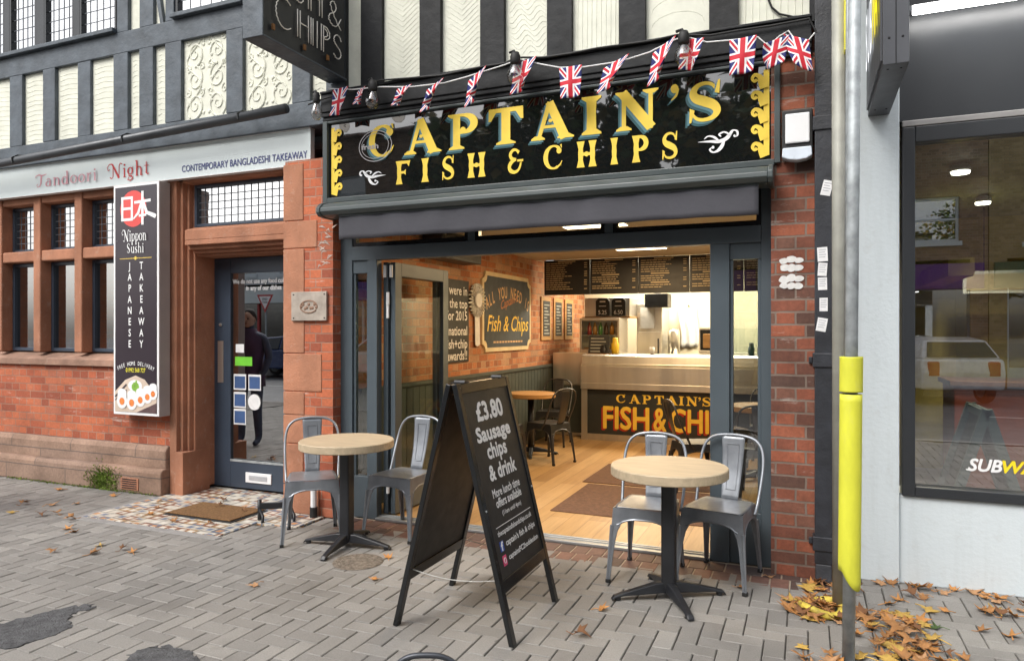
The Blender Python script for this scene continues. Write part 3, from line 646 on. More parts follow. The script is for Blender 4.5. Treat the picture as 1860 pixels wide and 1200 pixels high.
pic = [M_ink, mat('orange_fish', (.75, .22, .05), .5, var=.3, vs=40), mat('slate_plate', (.07, .05, .055), .5), mat('pale_plate', (.62, .5, .4), .5), mat('salad_green', (.2, .4, .05), .5, var=.3, vs=30), mat('dark_wood_mat', (.10, .06, .06), .6, var=.3, vs=20)]
b = MB()
b.flat([[(-5.982, .766), (-5.448, .766), (-5.448, .93), (-5.6, 1.07), (-5.715, 1.105), (-5.85, 1.06), (-5.982, .95)]], f, mi=3)
b.flat([[(-5.982, .766), (-5.70, .766), (-5.448, .85), (-5.448, .766)], [(-5.70, .766), (-5.448, .766), (-5.448, .86)]], FY(-.1545), mi=5)
b.flat(strip([(-5.98, .90), (-5.83, 1.02)], .02)+strip([(-5.98, .87), (-5.83, .97)], .012), FY(-.1548), mi=2)
b.flat(disc2(-5.72, 1.01, .09, 18, .055), FY(-.155), mi=0); b.flat(disc2(-5.715, 1.0, .05, 9, .045)+strip([(-5.72, 1.0), (-5.70, 1.06)], .02), FY(-.1555), mi=4)
for i, (x, z, r) in enumerate(((-5.49, .945, .055), (-5.56, .915, .06), (-5.65, .885, .063), (-5.76, .855, .067), (-5.885, .865, .068))):
    b.flat(rect2(x-r*.85, z, x+r*.85, z+r*1.25)+disc2(x, z+r*1.2, r*.85, 14, r*.5)+disc2(x, z, r, 18, r*1.05), FY(-.156-.0006*i), step=.00005, mi=0); b.flat(disc2(x, z-.003, r*.5, 12), FY(-.1575-.0006*i), mi=1)
b.build('food_picture', pic, SU)
# things on the pier and by the door
pq = thing('wall_plaque', 'small pale weathered stone plaque on the brick and stone pier', 'plaque', (-3.77, -.12, 1.6))
MB().box(-3.945, -3.59, -.128, -.1085, 1.6, 1.838).build('slab', mat('grey_marble', (.36, .31, .26), .6, var=.25, vs=12), pq, bevel=.004)
b = MB(); b.tube([(x, -.129, z) for x, z in arcp(-3.765, 1.715, .085, .05, 0, 330, 20)], .006, 5)
for i in range(9): b.sphere((-3.84+i*.019, -.128, 1.715+.02*math.sin(i*2)), .014, 7, 5, sy=.5)
b.build('worn_relief', mat('worn_brown_relief', (.25, .15, .10), .7), pq)
for k, (x, z) in enumerate(((-3.92, 1.815), (-3.61, 1.815), (-3.92, 1.622), (-3.61, 1.622))): MB().lathe([(0, 0), (.007, 0), (.005, -.004), (0, -.004)], (x, -.128, z), 8, axis='y').build('screw', M_blackm, pq)
st_ = MB(); st_.tube([(-3.69, -.16, .0), (-3.69, -.16, .09)], .031, 12, 1); st_.tube([(-3.69, -.16, .09), (-3.69, -.16, .24)], .024, 12, 0)
tag(st_.build('pipe_stub', [M_whitep, M_rub]), 'short white pipe stub in a black collar at the foot of the pier', 'pipe')
bs = thing('boot_scraper', 'black iron boot scraper standing on the tiled doorstep', 'boot scraper', (-3.96, -.36, .008))
def scr_leg(x, y): return MB().tube([(x, y, .008), (x, y, .17)], .016, 8).tube([(x, y, .10), (x+.06, y-.03, .05), (x+.085, y-.06, .008)], .012, 7)
scr_leg(-4.03, -.40).build('leg', M_blackm, bs, smooth=True); scr_leg(-3.83, -.27).build('leg', M_blackm, bs, smooth=True)
MB().bar((-4.03, -.40, .12), (-3.83, -.27, .12), .03, .05).build('scraper_blade', M_blackm, bs, bevel=.004)
dm = thing('doormat', 'brown coir doormat with a black rubber edge on the tiled doorstep', 'doormat', (-4.53, -.36, .008))
MB().box(-4.885, -4.165, -.575, -.155, .0085, .017).build('rubber_edge', M_rub, dm, bevel=.004)
MB().box(-4.865, -4.185, -.555, -.175, .0175, .028).build('coir_pile', M_coir, dm, bevel=.006)
# ================================================================ CHIP SHOP BUILDING
CB = thing('chip_shop_building', 'black and white timbered chip shop with open grey shopfront and brick pier', 'building', (-1.7, .2, 0))
b = MB(); b.box(-.205, .165, -.12, .45, 0, 3.22)
b.build('brick_pier', M_dbrick, CB)
b = MB(); b.box(-3.60, .165, .0, .3, 2.56, 3.45).box(.0, .17, .45, 7.2, 0, 5.3); b.build('brick_wall', M_dbrick, CB)
def frame_bits():
    b = MB(); f0, f1 = 0, .07
    b.box(-3.545, -3.43, f0, f1, 0, 2.56).box(-3.28, -3.19, f0-.003, f1, 0, 2.09).box(-.59, -.466, f0-.003, f1, 0, 2.09).box(-.27, -.205, f0, f1, 0, 2.56)
    b.box(-3.43, -.27, f0-.006, f1, 2.09, 2.20).box(-3.43, -.27, f0, f1, 2.49, 2.56)
    for x in (-2.35, -1.28): b.box(x-.03, x+.03, f0+.004, f1, 2.20, 2.49)
    for a, c in ((-3.43, -3.28), (-.466, -.27)):
        b.box(a, c, f0+.012, f1, .0, .335).box(a, c, f0+.012, f1, 1.985, 2.09)
        b.box(a, a+.022, f0+.02, f1-.01, .335, 1.985).box(c-.022, c, f0+.02, f1-.01, .335, 1.985)
    return b
frame_bits().build('shopfront_frame', M_frame, CB, bevel=.004)
MB().box(-3.19, -.59, -.03, .10, .001, .022).box(-3.19, -.59, .02, .034, .022, .030).box(-3.19, -.59, .06, .072, .022, .030).build('threshold', mat('dull_aluminium', (.36, .37, .37), .4, .7, var=.15), CB, bevel=.003)
for a, c in ((-3.408, -3.302), (-.444, -.292)): MB().box(a, c, .038, .044, .335, 1.985).build('window_pane', glass('side_light_glass', 2.2, (.75, .8, .8), mirror=.12), CB)
for a, c in ((-3.43, -2.38), (-2.32, -1.31), (-1.25, -.27)):
    wb = MB().box(a, a+.03, .01, .06, 2.2, 2.49).box(c-.03, c, .01, .06, 2.2, 2.49).box(a+.03, c-.03, .01, .06, 2.2, 2.235).box(a+.03, c-.03, .01, .06, 2.455, 2.49).build('transom_window', M_black, CB)
    MB().box(a+.03, c-.03, .032, .038, 2.235, 2.455).build('pane', M_glass, wb)
# folding door leaves, pushed back square to the front
def leaf(x0, x1, y0, y1, z0=.03, z1=2.075):
    b = MB(); s = .10
    b.box(x0, x1, y0, y0+s, z0, z1).box(x0, x1, y1-s, y1, z0, z1).box(x0, x1, y0+s, y1-s, z0, z0+.2).box(x0, x1, y0+s, y1-s, z1-.11, z1)
    o = b.build('folding_door', M_frame, CB, bevel=.003)
    MB().box((x0+x1)/2-.003, (x0+x1)/2+.003, y0+s, y1-s, z0+.2, z1-.11).build('door_pane', glass('clean_door_glass', 1.25), o)
    return o
la = leaf(-3.185, -3.142, .085, 1.0); lb_ = leaf(-3.125, -3.082, .10, 1.02)
for x, z in ((-3.165, 2.0), (-3.105, 2.0), (-3.135, 1.78), (-3.135, .25)): MB().box(x-.012, x+.012, .068, .084, z-.05, z+.05).tube([(x, .066, z-.05), (x, .066, z+.05)], .007, 8).build('hinge', M_whitep, la, bevel=.002)
MB().box(-3.148, -3.128, .070, .0845, 1.62, 1.76).build('label_strip', M_pap, la)
# upper storey
RP = [(-3.42, -3.278), (-3.082, -2.739), (-2.558, -2.226), (-2.035, -1.703), (-1.519, -1.181), (-1.0, -.584), (-.403, .016)]
b = MB(); prev = -3.422
for a, c in RP:
    if a > prev: b.box(prev, a, -.1+random.uniform(-.004, .004), -.03, 3.42, 5.3)
    prev = c
b.box(prev, .165, -.1, -.03, 3.42, 5.3); b.box(-3.422, .165, -.103, .1, 5.3, 5.5)
b.build('timber_frame', M_timR, CB, bevel=.006)
for i, (a, c) in enumerate(RP):
    b = MB(); b.box(a-.01, c+.01, -.06, .05, 3.40, 5.31); W = c-a
    if W > .2:
        for k in range(34):
            z = 3.47+k*.04
            if i in (1, 2): b.tube([(a+.03, -.0595, z), ((a+c)/2, -.0595, z-.10), (c-.03, -.0595, z)], .0026, 4)
            elif i == 3: b.tube([(a+.03+W*.85*t, -.0595, z+.03*math.sin(t*12+k*.5)) for t in [j/12 for j in range(13)]], .0026, 4)
            elif i == 5: b.tube([((a+c)/2+W*.42*math.cos(t), -.0595, 3.55+.1*k+.09*math.sin(t)) for t in [j*math.pi/8 for j in range(9)]], .0026, 4)
        if i in (4, 6):
            for k in range(9): b.tube([(a+W*(.1+.1*k), -.0595, 3.46), (a+W*(.1+.1*k)+.01, -.0595, 5.2)], .004, 4)
    b.build('plaster_panel', M_plas, CB)
MB().prism([(-.45, 5.45), (-.45, 5.52), (3.8, 8.2), (8.0, 5.52), (8.0, 5.45)], lambda u, v, d: (d, u, v), -3.42, .3).build('roof', MATS['roof_tiles'], CB)
b = MB()      # cornice over the fascia: stepped mouldings under a wide top board
for z0, z1, y0 in ((3.205, 3.235, -.150), (3.235, 3.27, -.165), (3.27, 3.415, -.175), (3.415, 3.435, -.19)): b.box(-3.61, .03, y0, .1, z0, z1)
b.build('cornice', M_timR, CB, bevel=.006)
# rooms behind
MB().box(-3.60, -3.452, .1, 7.0, 0, 2.52).build('inner_brick_wall', M_ibrick, CB)
b = MB(); b.box(-3.452, -3.43, .1, 5.2, .012, 1.0).box(-3.452, -3.405, .1, 5.2, 1.0, 1.035).box(-3.452, -3.42, .1, 5.2, .0125, .12)
for k in range(44): b.box(-3.4305, -3.4265, .16+k*.115, .255+k*.115, .14, .985)
b.build('dado_panelling', M_dado, CB, bevel=.002)
MB().box(-3.452, .0, .1, 4.35, 2.485, 2.56).box(-3.6, .0, 4.35, 7.1, 2.6, 2.66).build('ceiling', M_ceil, CB)
MB().box(-3.45, .0, 6.6, 6.75, 0, 2.6).box(-.03, -.001, .1, 6.6, 1.0, 2.485).build('inner_wall', M_cream, CB)
MB().box(-.028, -.002, .1, 6.6, .012, 1.0).build('dado_panelling', M_dado, CB)
def floor():
    N = NT('oak_plank_floor'); uv = N.n('TexCoord').outputs['UV']
    mp = N.n('Mapping', Rotation=(0, 0, R(90))); N.set(mp.inputs['Vector'], uv)
    bt = N.n('TexBrick', Scale=1.0); N.set(bt.inputs['Vector'], mp.outputs[0])
    bt.inputs['Color1'].default_value = (0, 0, 0, 1); bt.inputs['Color2'].default_value = (1, 1, 1, 1)
    for k, v in (('Mortar Size', .0015), ('Brick Width', 1.2), ('Row Height', .16)): bt.inputs[k].default_value = v
    col = N.ramp(bt.outputs[0], [(0, (.34, .20, .085)), (.5, (.43, .265, .115)), (1, (.49, .32, .155))])
    gm = N.n('Mapping', Scale=(26, 1.6, 1)); N.set(gm.inputs['Vector'], uv)
    col = N.mix(.5, col, N.ramp(N.noise(gm.outputs[0], 1.5, 6, .65), [(.3, (.62, .58, .52)), (.7, (1.2, 1.2, 1.2))]), 'MULTIPLY')
    col = N.mix(bt.outputs[1], col, (.12, .06, .03, 1))
    p = N.n('BsdfPrincipled', Roughness=.38); N.set(p.inputs['Base Color'], col); N.set(N.out.inputs[0], p)
    tag(MB().box(-3.452, -.0, .1, 6.6, -.1, .012).build('floor', N.m), kind='structure')
floor()
# warm lamps on the ceilings of the lit room
def ceiling_lamp(x, y, z, e, col, size, lab):
    t = thing('ceiling_light', lab, 'ceiling light', (x, y, z-.03), 'lit lamps on the chip shop ceiling')
    MB().box(x-.3, x+.3, y-.08, y+.08, z-.03, z-.001).build('housing', M_whitep, t)
    MB().box(x-.28, x+.28, y-.065, y+.065, z-.035, z-.031).build('diffuser', emit('warm_diffuser', (1, .78, .48), 6), t)
    l = bpy.data.lights.new('lamp', 'AREA'); l.energy = e; l.color = col; l.shape = 'RECTANGLE'; l.size = size; l.size_y = size*.6
    o = bpy.data.objects.new('lamp', l); COL.objects.link(o); o.parent = t; o.location = (0, 0, -.02)
WARM = (1, .70, .38)
ceiling_lamp(-1.75, 1.3, 2.484, 24, WARM, .9, 'warm ceiling light nearest the open shopfront inside the chip shop')
ceiling_lamp(-1.75, 3.2, 2.484, 27, WARM, .9, 'warm ceiling light above the tables in front of the menu boards')
ceiling_lamp(-2.3, 5.6, 2.599, 50, (1, .88, .66), .9, 'bright ceiling light over the steel fridge in the kitchen')
ceiling_lamp(-.8, 5.6, 2.599, 50, (1, .88, .66), .9, 'bright ceiling light over the fryers at the right of the kitchen')
# fascia sign of the chip shop
FS = thing('shop_sign', 'glossy black fascia with gold hand painted fish and chips lettering', 'sign', (-1.9, -.12, 2.56))
def fas():
    N = NT('gloss_black_sign'); p = N.n('BsdfPrincipled', Roughness=.035)
    p.inputs['Base Color'].default_value = (.008, .009, .009, 1); p.inputs['Specular IOR Level'].default_value = .5; p.inputs['Coat Weight'].default_value = 1; p.inputs['Coat Roughness'].default_value = .01; p.inputs['Coat IOR'].default_value = 1.85
    bp = N.n('Bump', Strength=1.0, Distance=.0012); N.set(bp.inputs['Height'], N.noise(N.n('TexCoord').outputs['Object'], 1.4, 3)); N.set(p.inputs['Normal'], bp.outputs[0]); N.set(p.inputs['Coat Normal'], bp.outputs[0])
    N.set(N.out.inputs[0], p); return N.m
MB().box(-3.565, -.185, -.119, -.001, 2.585, 3.20).build('sign_board', fas(), FS)
MB().box(-3.61, -3.565, -.15, -.001, 2.54, 3.204).box(-.185, -.150, -.15, -.121, 2.56, 3.204).box(-3.565, -.185, -.15, -.001, 2.545, 2.585).box(-3.565, -.185, -.148, -.001, 3.185, 3.203).build('sign_frame', M_cass, FS, bevel=.004)
UP = [('C', -3.186, -2.917), ('A', -2.867, -2.547), ('P', -2.492, -2.211), ('T', -2.173, -1.855), ('A', -1.82, -1.504), ('I', -1.451, -1.294), ('N', -1.21, -.906), ('ap', -.846, -.774), ('S', -.742, -.481)]
LO = [('F', -2.942, -2.81), ('i', -2.713, -2.641), ('s', -2.539, -2.415), ('H', -2.323, -2.166), ('amp', -1.998, -1.869), ('c', -1.715, -1.558), ('h', -1.478, -1.326), ('i', -1.236, -1.178), ('p', -1.09, -.960), ('s', -.893, -.768)]
for g, x0, x1 in UP:
    z0_, z1_ = (2.855, 3.13) if g != 'ap' else (3.02, 3.14)
    P = fitp(GL[g](), x0+.012, x1, z0_+.012, z1_)
    MB().flat(shift(P, -.026, -.026), FY(-.1195)).build('letter_shade', M_teal, FS)
    MB().flat(shift(P, -.013, -.014), FY(-.1225)).build('letter_edge', M_sky, FS)
    MB().flat(P, FY(-.1255)).build('letter', M_gold2, FS)
for g, x0, x1 in LO:
    P = fitp(GL[g](), x0, x1, 2.648, 2.828); MB().flat(P, FY(-.1225)).build('letter', M_gold2, FS)
def wave_border(x0, sgn):
    out = rect2(x0, 2.618, x0+.030, 3.154) if sgn > 0 else rect2(x0-.034, 2.618, x0, 3.154)
    for k in range(5):
        z = 2.655+k*.107; n = 9
        pts = [(x0+sgn*(.03), z-.045), (x0+sgn*.045, z+.0), (x0+sgn*.058, z+.03), (x0+sgn*.085, z+.042), (x0+sgn*.10, z+.022), (x0+sgn*.088, z+.002), (x0+sgn*.072, z+.012)]
        out += sstrip(pts, [.05, .045, .03, .022, .02, .018, .022])
    return out
MB().flat(wave_border(-3.545, 1), FY(-.1195)).build('gold_border', M_gold2, FS); MB().flat(wave_border(-.215, -1), FY(-.1195)).build('gold_border', M_gold2, FS)
def orn(x0, x1, z0, z1, fl):
    p = sstrip([(.10, .66), (.02, .72), (.03, .92), (.13, .97), (.20, .82), (.30, .62), (.48, .52), (.68, .56), (1, .58)], [.03, .05, .06, .07, .09, .14, .15, .11, .01])+sstrip([(.34, .58), (.40, .30), (.50, .10), (.62, .05), (.70, .18), (.62, .30)], [.05, .10, .10, .07, .05, .035])+sstrip([(.48, .55), (.60, .74), (.74, .80), (.84, .68)], [.05, .08, .06, .02])+sstrip([(.20, .78), (.34, .92), (.46, .84), (.42, .72)], [.04, .07, .06, .03])+disc2(.62, .27, .035, 10, .07)+disc2(.09, .70, .03, 10, .06)
    if fl: p = [[(1-u, v) for u, v in q][::-1] for q in p]
    return fitp(p, x0, x1, z0, z1)
MB().flat(orn(-3.273, -3.025, 2.66, 2.785, False), FY(-.1195)).build('scroll_ornament', M_ink, FS); MB().flat(orn(-.651, -.401, 2.66, 2.80, True), FY(-.1195)).build('scroll_ornament', M_ink, FS)
MB().flat([[(x, z) for x, z in arcp(-3.10, 2.97, .13, .11, 0, 360, 24)][:24]] and strip(arcp(-3.12, 2.965, .15, .12, 0, 360, 30), .006)+strip(arcp(-3.12, 2.965, .125, .098, 0, 360, 30), .004), FY(-.1285)).build('faded_emblem', mat('faded_grey_paint', (.42, .40, .40), .5), FS)
txt('fresh', .06, (-3.245, -.1285, 2.945), XR, ZU, mat('faded_grey_paint', (.42, .40, .40), .5), FS, bold=.004, sx=1.3)
# awning
AW = thing('awning', 'rolled up charcoal awning in a grey green cassette above the open shopfront', 'awning', (-1.9, -.2, 2.2))
prof = [(-.12, 2.535), (-.22, 2.528), (-.285, 2.508), (-.322, 2.475), (-.325, 2.445), (-.30, 2.418), (-.24, 2.41), (-.12, 2.41)]
MB().prism(prof, lambda u, v, d: (d, u, v), -3.50, -.215).build('cassette', M_cass, AW, bevel=.004)
pc = [(u+.0*u-(.006 if u < -.13 else 0), v+(.006 if v > 2.47 else -.006)) for u, v in prof]
for a, c in ((-3.535, -3.50), (-.215, -.185)): MB().prism(pc, lambda u, v, d: (d, u, v), a, c).build('end_cap', M_cass, AW, bevel=.006)
def val(i, j):
    x = -3.36+3.09*i; z = 2.412-.185*j-.0022*math.sin(i*21)*j+(.0012*math.sin(i*50)*j)
    return (x, -.272+.004*math.sin(i*26)*j+.004*math.sin(i*61+1), z)
MB().grid(val, 90, 5).build('valance', M_fabric, AW, smooth=True, solid=.004)
MB().box(-3.36, -.268, -.278, -.262, 2.404, 2.416).build('front_bar', M_cass, AW)
# drainpipe, alarm box, brick graffiti
DP = thing('drainpipe', 'square black drainpipe with pale stickers running down the brick pier', 'drainpipe', (.093, -.165, 0))
b = MB(); b.box(.045, .143, -.205, -.125, .12, 4.4); b.build('pipe', M_pipe, DP, bevel=.006)
for z in (.20, 1.30, 2.72): MB().box(.034, .154, -.214, -.121, z, z+.085).box(.012, .034, -.14, -.121, z+.02, z+.06).box(.154, .17, -.14, -.121, z+.02, z+.06).build('pipe_collar', M_pipe, DP, bevel=.005)
MB().prism([(-.125, .12), (-.205, .12), (-.225, .03), (-.225, .004), (-.13, .004)], lambda u, v, d: (d, u, v), .05, .138).build('shoe', M_pipe, DP, bevel=.005)
for i, (x, z, a, hh, ww) in enumerate(((.112, 2.37, -14, .09, .055), (.088, 1.975, 3, .085, .056), (.088, 1.885, -4, .078, .05), (.088, 1.800, 1, .075, .05), (.094, 1.675, 0, .08, .045), (.084, 1.555, -10, .08, .055))):
    ca, sa = math.cos(R(a)), math.sin(R(a)); q = lambda u, v: (x+u*ca-v*sa, z+u*sa+v*ca)
    b = MB(); b.prism([q(-ww/2, -hh/2), q(ww/2, -hh/2), q(ww/2, hh/2), q(-ww/2, hh/2)], lambda u, v, d: (u, d, v), -.2075, -.206, 0)
    for k in range(4): b.prism([q(-ww*.36, hh*(.3-.17*k)), q(ww*(.36-.1*(k % 2)), hh*(.3-.17*k)), q(ww*(.36-.1*(k % 2)), hh*(.34-.17*k)), q(-ww*.36, hh*(.34-.17*k))], lambda u, v, d: (u, d, v), -.2084, -.2077, 1)
    b.build('sticker', [M_pap, mat('grey_print', (.3, .3, .34), .7)], DP)
AL = thing('alarm_box', 'white alarm box in a black surround on the brick pier', 'alarm box', (-.04, -.12, 2.55))
MB().box(-.140, .035, -.20, -.121, 2.60, 2.86).build('backplate', M_rub, AL, bevel=.008)
MB().box(-.120, .018, -.215, -.2005, 2.655, 2.835).build('cover', M_whitep, AL, bevel=.008)
MB().prism([(-.135, 2.63), (.028, 2.63), (.032, 2.575), (.0, 2.558), (-.05, 2.552), (-.10, 2.558), (-.139, 2.575)], lambda u, v, d: (u, d, v), -.212, -.13).build('strobe', mat('pale_blue_lens', (.62, .68, .76), .3), AL, bevel=.006)
gr = []
rg = random.Random(4)
def bubble(cx, cz, rx, rz):
    ph = rg.uniform(0, 6); return [[(cx+rx*(1+.10*math.sin(3*a+ph))*math.cos(a), cz+rz*(1+.10*math.sin(2*a+ph))*math.sin(a)) for a in [2*math.pi*i/22 for i in range(22)]]]
for zc, zz in ((1.955, 0), (1.905, 1), (1.840, 0), (1.795, 1)):
    for k in range(3): gr += bubble(-.128+.042*k+rg.uniform(-.005, .005), zc+rg.uniform(-.006, .006), rg.uniform(.024, .031), rg.uniform(.018, .024))
    gr += strip([(-.14, zc), (-.08, zc+.004), (-.03, zc)], [.016, .022, .016])
tag(MB().flat(gr, FY(-.1235)).build('graffiti', mat('chalky_white_paint', (.66, .65, .63), .8, var=.12, vs=30)), 'white bubble graffiti painted on the weathered brick pier', 'graffiti')
# ---- neon box
NB = thing('projecting_sign', 'black projecting box sign with unlit white neon tube lettering', 'sign', (-3.49, -.6, 3.53))
b = MB(); b.box(-3.556, -3.424, -1.05, -.105, 3.535, 4.6); b.build('casing', M_blackm, NB, bevel=.006)
MB().box(-3.575, -3.40, -1.062, -1.05, 3.52, 4.6).box(-3.575, -3.40, -1.05, -.11, 3.52, 3.535).build('box_rim', M_timL, NB, bevel=.004)
def neon(polys, y0, wd, z0, hh):
    b = MB()
    for pl_ in polys: b.tube([(-3.408+.004*math.sin(i*3), y0+u*wd, z0+v*hh) for i, (u, v) in enumerate(pl_)], .0044, 7)
    return b.build('neon_tube', mat('unlit_neon_tube', (.86, .82, .74), .25), NB, smooth=True)
CU = arcp(.5, .5, .46, .48, 50, 310, 30)
PU = lambda o: [(.15+o, 0), (.15+o, 1)]+arcp(.45, .75, .35-o, .24-o*.6, 90, -90, 8)+[(.3, .5)]
def smooth2(p, k=4):
    out = []
    for i in range(len(p)-1):
        p0, p1, p2, p3 = [Vector(p[max(0, min(len(p)-1, j))]) for j in (i-1, i, i+1, i+2)]
        for q in range(k):
            t_ = q/k; v_ = .5*((2*p1)+(p2-p0)*t_+(2*p0-5*p1+4*p2-p3)*t_*t_+(3*p1-p0-3*p2+p3)*t_**3); out.append((v_.x, v_.y))
    return out+[tuple(p[-1])]
SU_ = [(.82, .78), (.68, .93), (.45, .95), (.25, .84), (.22, .66), (.45, .52), (.7, .42), (.8, .24), (.65, .07), (.4, .04), (.18, .16)]
AM = [(.95, .45), (.7, .12), (.4, .03), (.15, .18), (.2, .38), (.5, .55), (.62, .75), (.48, .93), (.28, .85), (.28, .68), (.6, .3), (.95, .02)]
HU = [[(.02, 0), (.02, 1)], [(.20, 0), (.20, 1)], [(.20, .56), (.78, .56)], [(.78, 1), (.78, 0)], [(.96, 1), (.96, 0)]]
IU = [[(.1, 0), (.1, 1)], [(.8, 0), (.8, 1)]]
SU_ = smooth2(SU_); AM = smooth2(AM)
z0n, hn = 3.65, .20
neon([CU], -.93, .20, z0n+.0, .22); neon(HU, -.70, .16, z0n, hn); neon(IU, -.53, .07, z0n, hn); neon([PU(0), PU(.17)], -.45, .16, z0n, hn); neon([SU_], -.30, .15, z0n, .2)
neon([[(.2, 0), (.2, 1), (.9, 1)], [(.2, .55), (.7, .55)]], -1.0, .13, 3.90, .21); neon(IU, -.84, .07, 3.90, .21); neon([SU_], -.75, .15, 3.90, .21); neon(HU, -.58, .17, 3.90, .21); neon([AM], -.36, .19, 3.89, .21)
for y, z in ((-.95, 3.62), (-.35, 3.62), (-.62, 3.60)): MB().box(-3.412, -3.40, y-.012, y+.012, z-.02, z+.02).build('tube_clip', mat('rusty_clip', (.22, .10, .03), .7), NB)
# ================================================================ SANDWICH SHOP BUILDING (right)
SB = thing('sandwich_shop_building', 'white rendered shop with dark cladding above one large dark framed window', 'building', (2.5, .2, 0))
b = MB(); b.box(.205, .515, -.012, .5, 0, 6.2).box(.515, 5.6, .012, .3, 0, .53).box(.515, 5.6, .1, .4, 3.45, 6.2).box(5.3, 5.6, .014, .3, .53, 2.75)
b.build('rendered_wall', M_white, SB, bevel=.006)
MB().box(.518, 5.6, .012, .3, 2.776, 3.449).build('fascia_cladding', M_darkf, SB)
MB().box(.53, 5.6, -.012, .3, 2.738, 2.774).build('fascia_rail', mat('grey_aluminium', (.33, .32, .31), .4, .5), SB, bevel=.004)
wf = MB().box(.530, .598, -.012, .10, .53, 2.735).box(3.4, 3.46, -.012, .10, .592, 2.64).box(.598, 5.3, -.012, .10, .53, .592).box(.598, 5.3, -.012, .10, 2.64, 2.735).build('window', M_darkf, SB, bevel=.006)
for a, c in ((.598, 3.4), (3.46, 5.3)): MB().box(a, c, .04, .048, .592, 2.64).build('pane', M_glassd, wf)
p = txt('SUB', .14, (.876, .036, .700), XR, ZU, M_ink, wf, bold=.010, fit=(.165, .070), shear=.25); p2 = txt('WAY', .14, (1.046, .036, .700), XR, ZU, mat('decal_yellow', (.80, .62, .02), .5), wf, bold=.010, fit=(.23, .068), shear=.25)
MB().flat([[(.868, .700), (.905, .700), (.905, .712), (.862, .708)]], FY(.036)).build('lettering', M_ink, wf)
MB().box(.55, 5.2, -.16, .011, 3.402, 3.44).box(.55, 5.2, -.17, -.1605, 3.395, 3.44).build('lamp_trough', M_darkf, SB)
MB().box(.575, 5.0, -.155, -.075, 3.372, 3.400).build('strip_lamp', emit('trough_lamp', (1, .98, .95), 11), SB)
MB().prism([(-.2, 6.1), (-.2, 6.2), (7.5, 6.2), (7.5, 6.1)], lambda u, v, d: (d, u, v), .2, 5.6).build('roof', M_dark, SB)
YEL = mat('yellow_tiles', (.50, .40, .12), .5, var=.1); OLV = mat('olive_wall', (.16, .15, .055), .6)
MB().box(.25, .30, .4, 6, 0, 2.8).box(5.3, 5.35, .4, 6.0, 0, 2.8).build('inner_wall', OLV, SB)
MB().box(.3, 2.2, 4.0, 4.1, 0, 2.8).build('inner_wall', YEL, SB); MB().box(2.2, 5.3, 4.0, 4.1, 0, 2.8).build('inner_wall', mat('brick_red_wall', (.30, .06, .03), .6), SB)
MB().box(.3, 5.3, .3, 4.1, 2.72, 2.78).build('ceiling', mat('green_grey_ceiling', (.10, .13, .07), .7), SB)
tag(MB().box(.3, 5.3, .3, 4.1, 0, .03).build('floor', mat('dark_tile_floor', (.07, .06, .055), .4)), kind='structure')
MB().box(1.15, 1.35, 2.4, 4.0, 2.0, 2.16).build('bulkhead', mat('yellow_bulkhead', (.60, .48, .14), .5), SB)
ct = thing('servery_counter', 'pale servery counter with a red front behind the right hand shop window', 'counter', (1.9, 3.2, .03))
MB().box(1.28, 3.2, 2.9, 3.5, .03, 1.0).build('counter_front', mat('counter_red', (.33, .07, .03), .5), ct, bevel=.01)
MB().box(1.24, 3.24, 2.86, 3.54, 1.001, 1.05).build('worktop', mat('brown_worktop', (.20, .085, .035), .4), ct, bevel=.005)
MB().box(1.3, 3.2, 2.92, 2.935, 1.051, 1.4).build('sneeze_guard', M_glass, ct)
mb_ = thing('menu_board', 'white edged menu panel hanging over the servery counter', 'menu board', (1.9, 3.3, 1.9))
MB().box(1.42, 3.1, 3.3, 3.34, 1.88, 2.1).build('panel', M_whitep, mb_, bevel=.004); MB().box(1.45, 3.05, 3.293, 3.299, 1.91, 2.07).build('menu_face', mat('menu_cream', (.6, .5, .35), .5), mb_)
for x in (1.6, 2.9): MB().tube([(x, 3.32, 2.1), (x, 3.32, 2.72)], .006, 6).build('hanger', M_blackm, mb_)
def pendant(x, y, lab, e=9):
    t = thing('ceiling_lamp', lab, 'ceiling lamp', (x, y, 2.55), 'lit lamps inside the sandwich shop')
    MB().lathe([(.03, 2.72), (.05, 2.71), (.062, 2.69), (.066, 2.66), (.062, 2.662)], (x, y, 0), 20).build('lamp_shade', M_whitep, t, smooth=True)
    MB().lathe([(0, 2.645), (.058, 2.645), (.058, 2.66), (0, 2.66)], (x, y, 0), 20).build('lamp_lens', emit('downlight_lens', (1, .93, .8), 16), t)
    l = bpy.data.lights.new('lamp', 'AREA'); l.energy = e*1.6; l.color = (1, .85, .62); l.shape = 'DISK'; l.size = .12; l.spread = R(130)
    o = bpy.data.objects.new('lamp', l); COL.objects.link(o); o.parent = t; o.location = (0, 0, 0)
pendant(1.02, 1.1, 'lit ceiling lamp nearest the glass of the right hand shop window')
pendant(1.45, 2.6, 'lit ceiling lamp above the servery counter front')
pendant(2.0, 2.2, 'lit ceiling lamp further right in front of the servery', 8)
ib = thing('display_easel', 'grey folding A-board with dark panels standing inside the right hand shop window', 'A-board', (1.03, .57, .03))
M_ease = mat('grey_green_easel', (.13, .17, .175), .5)
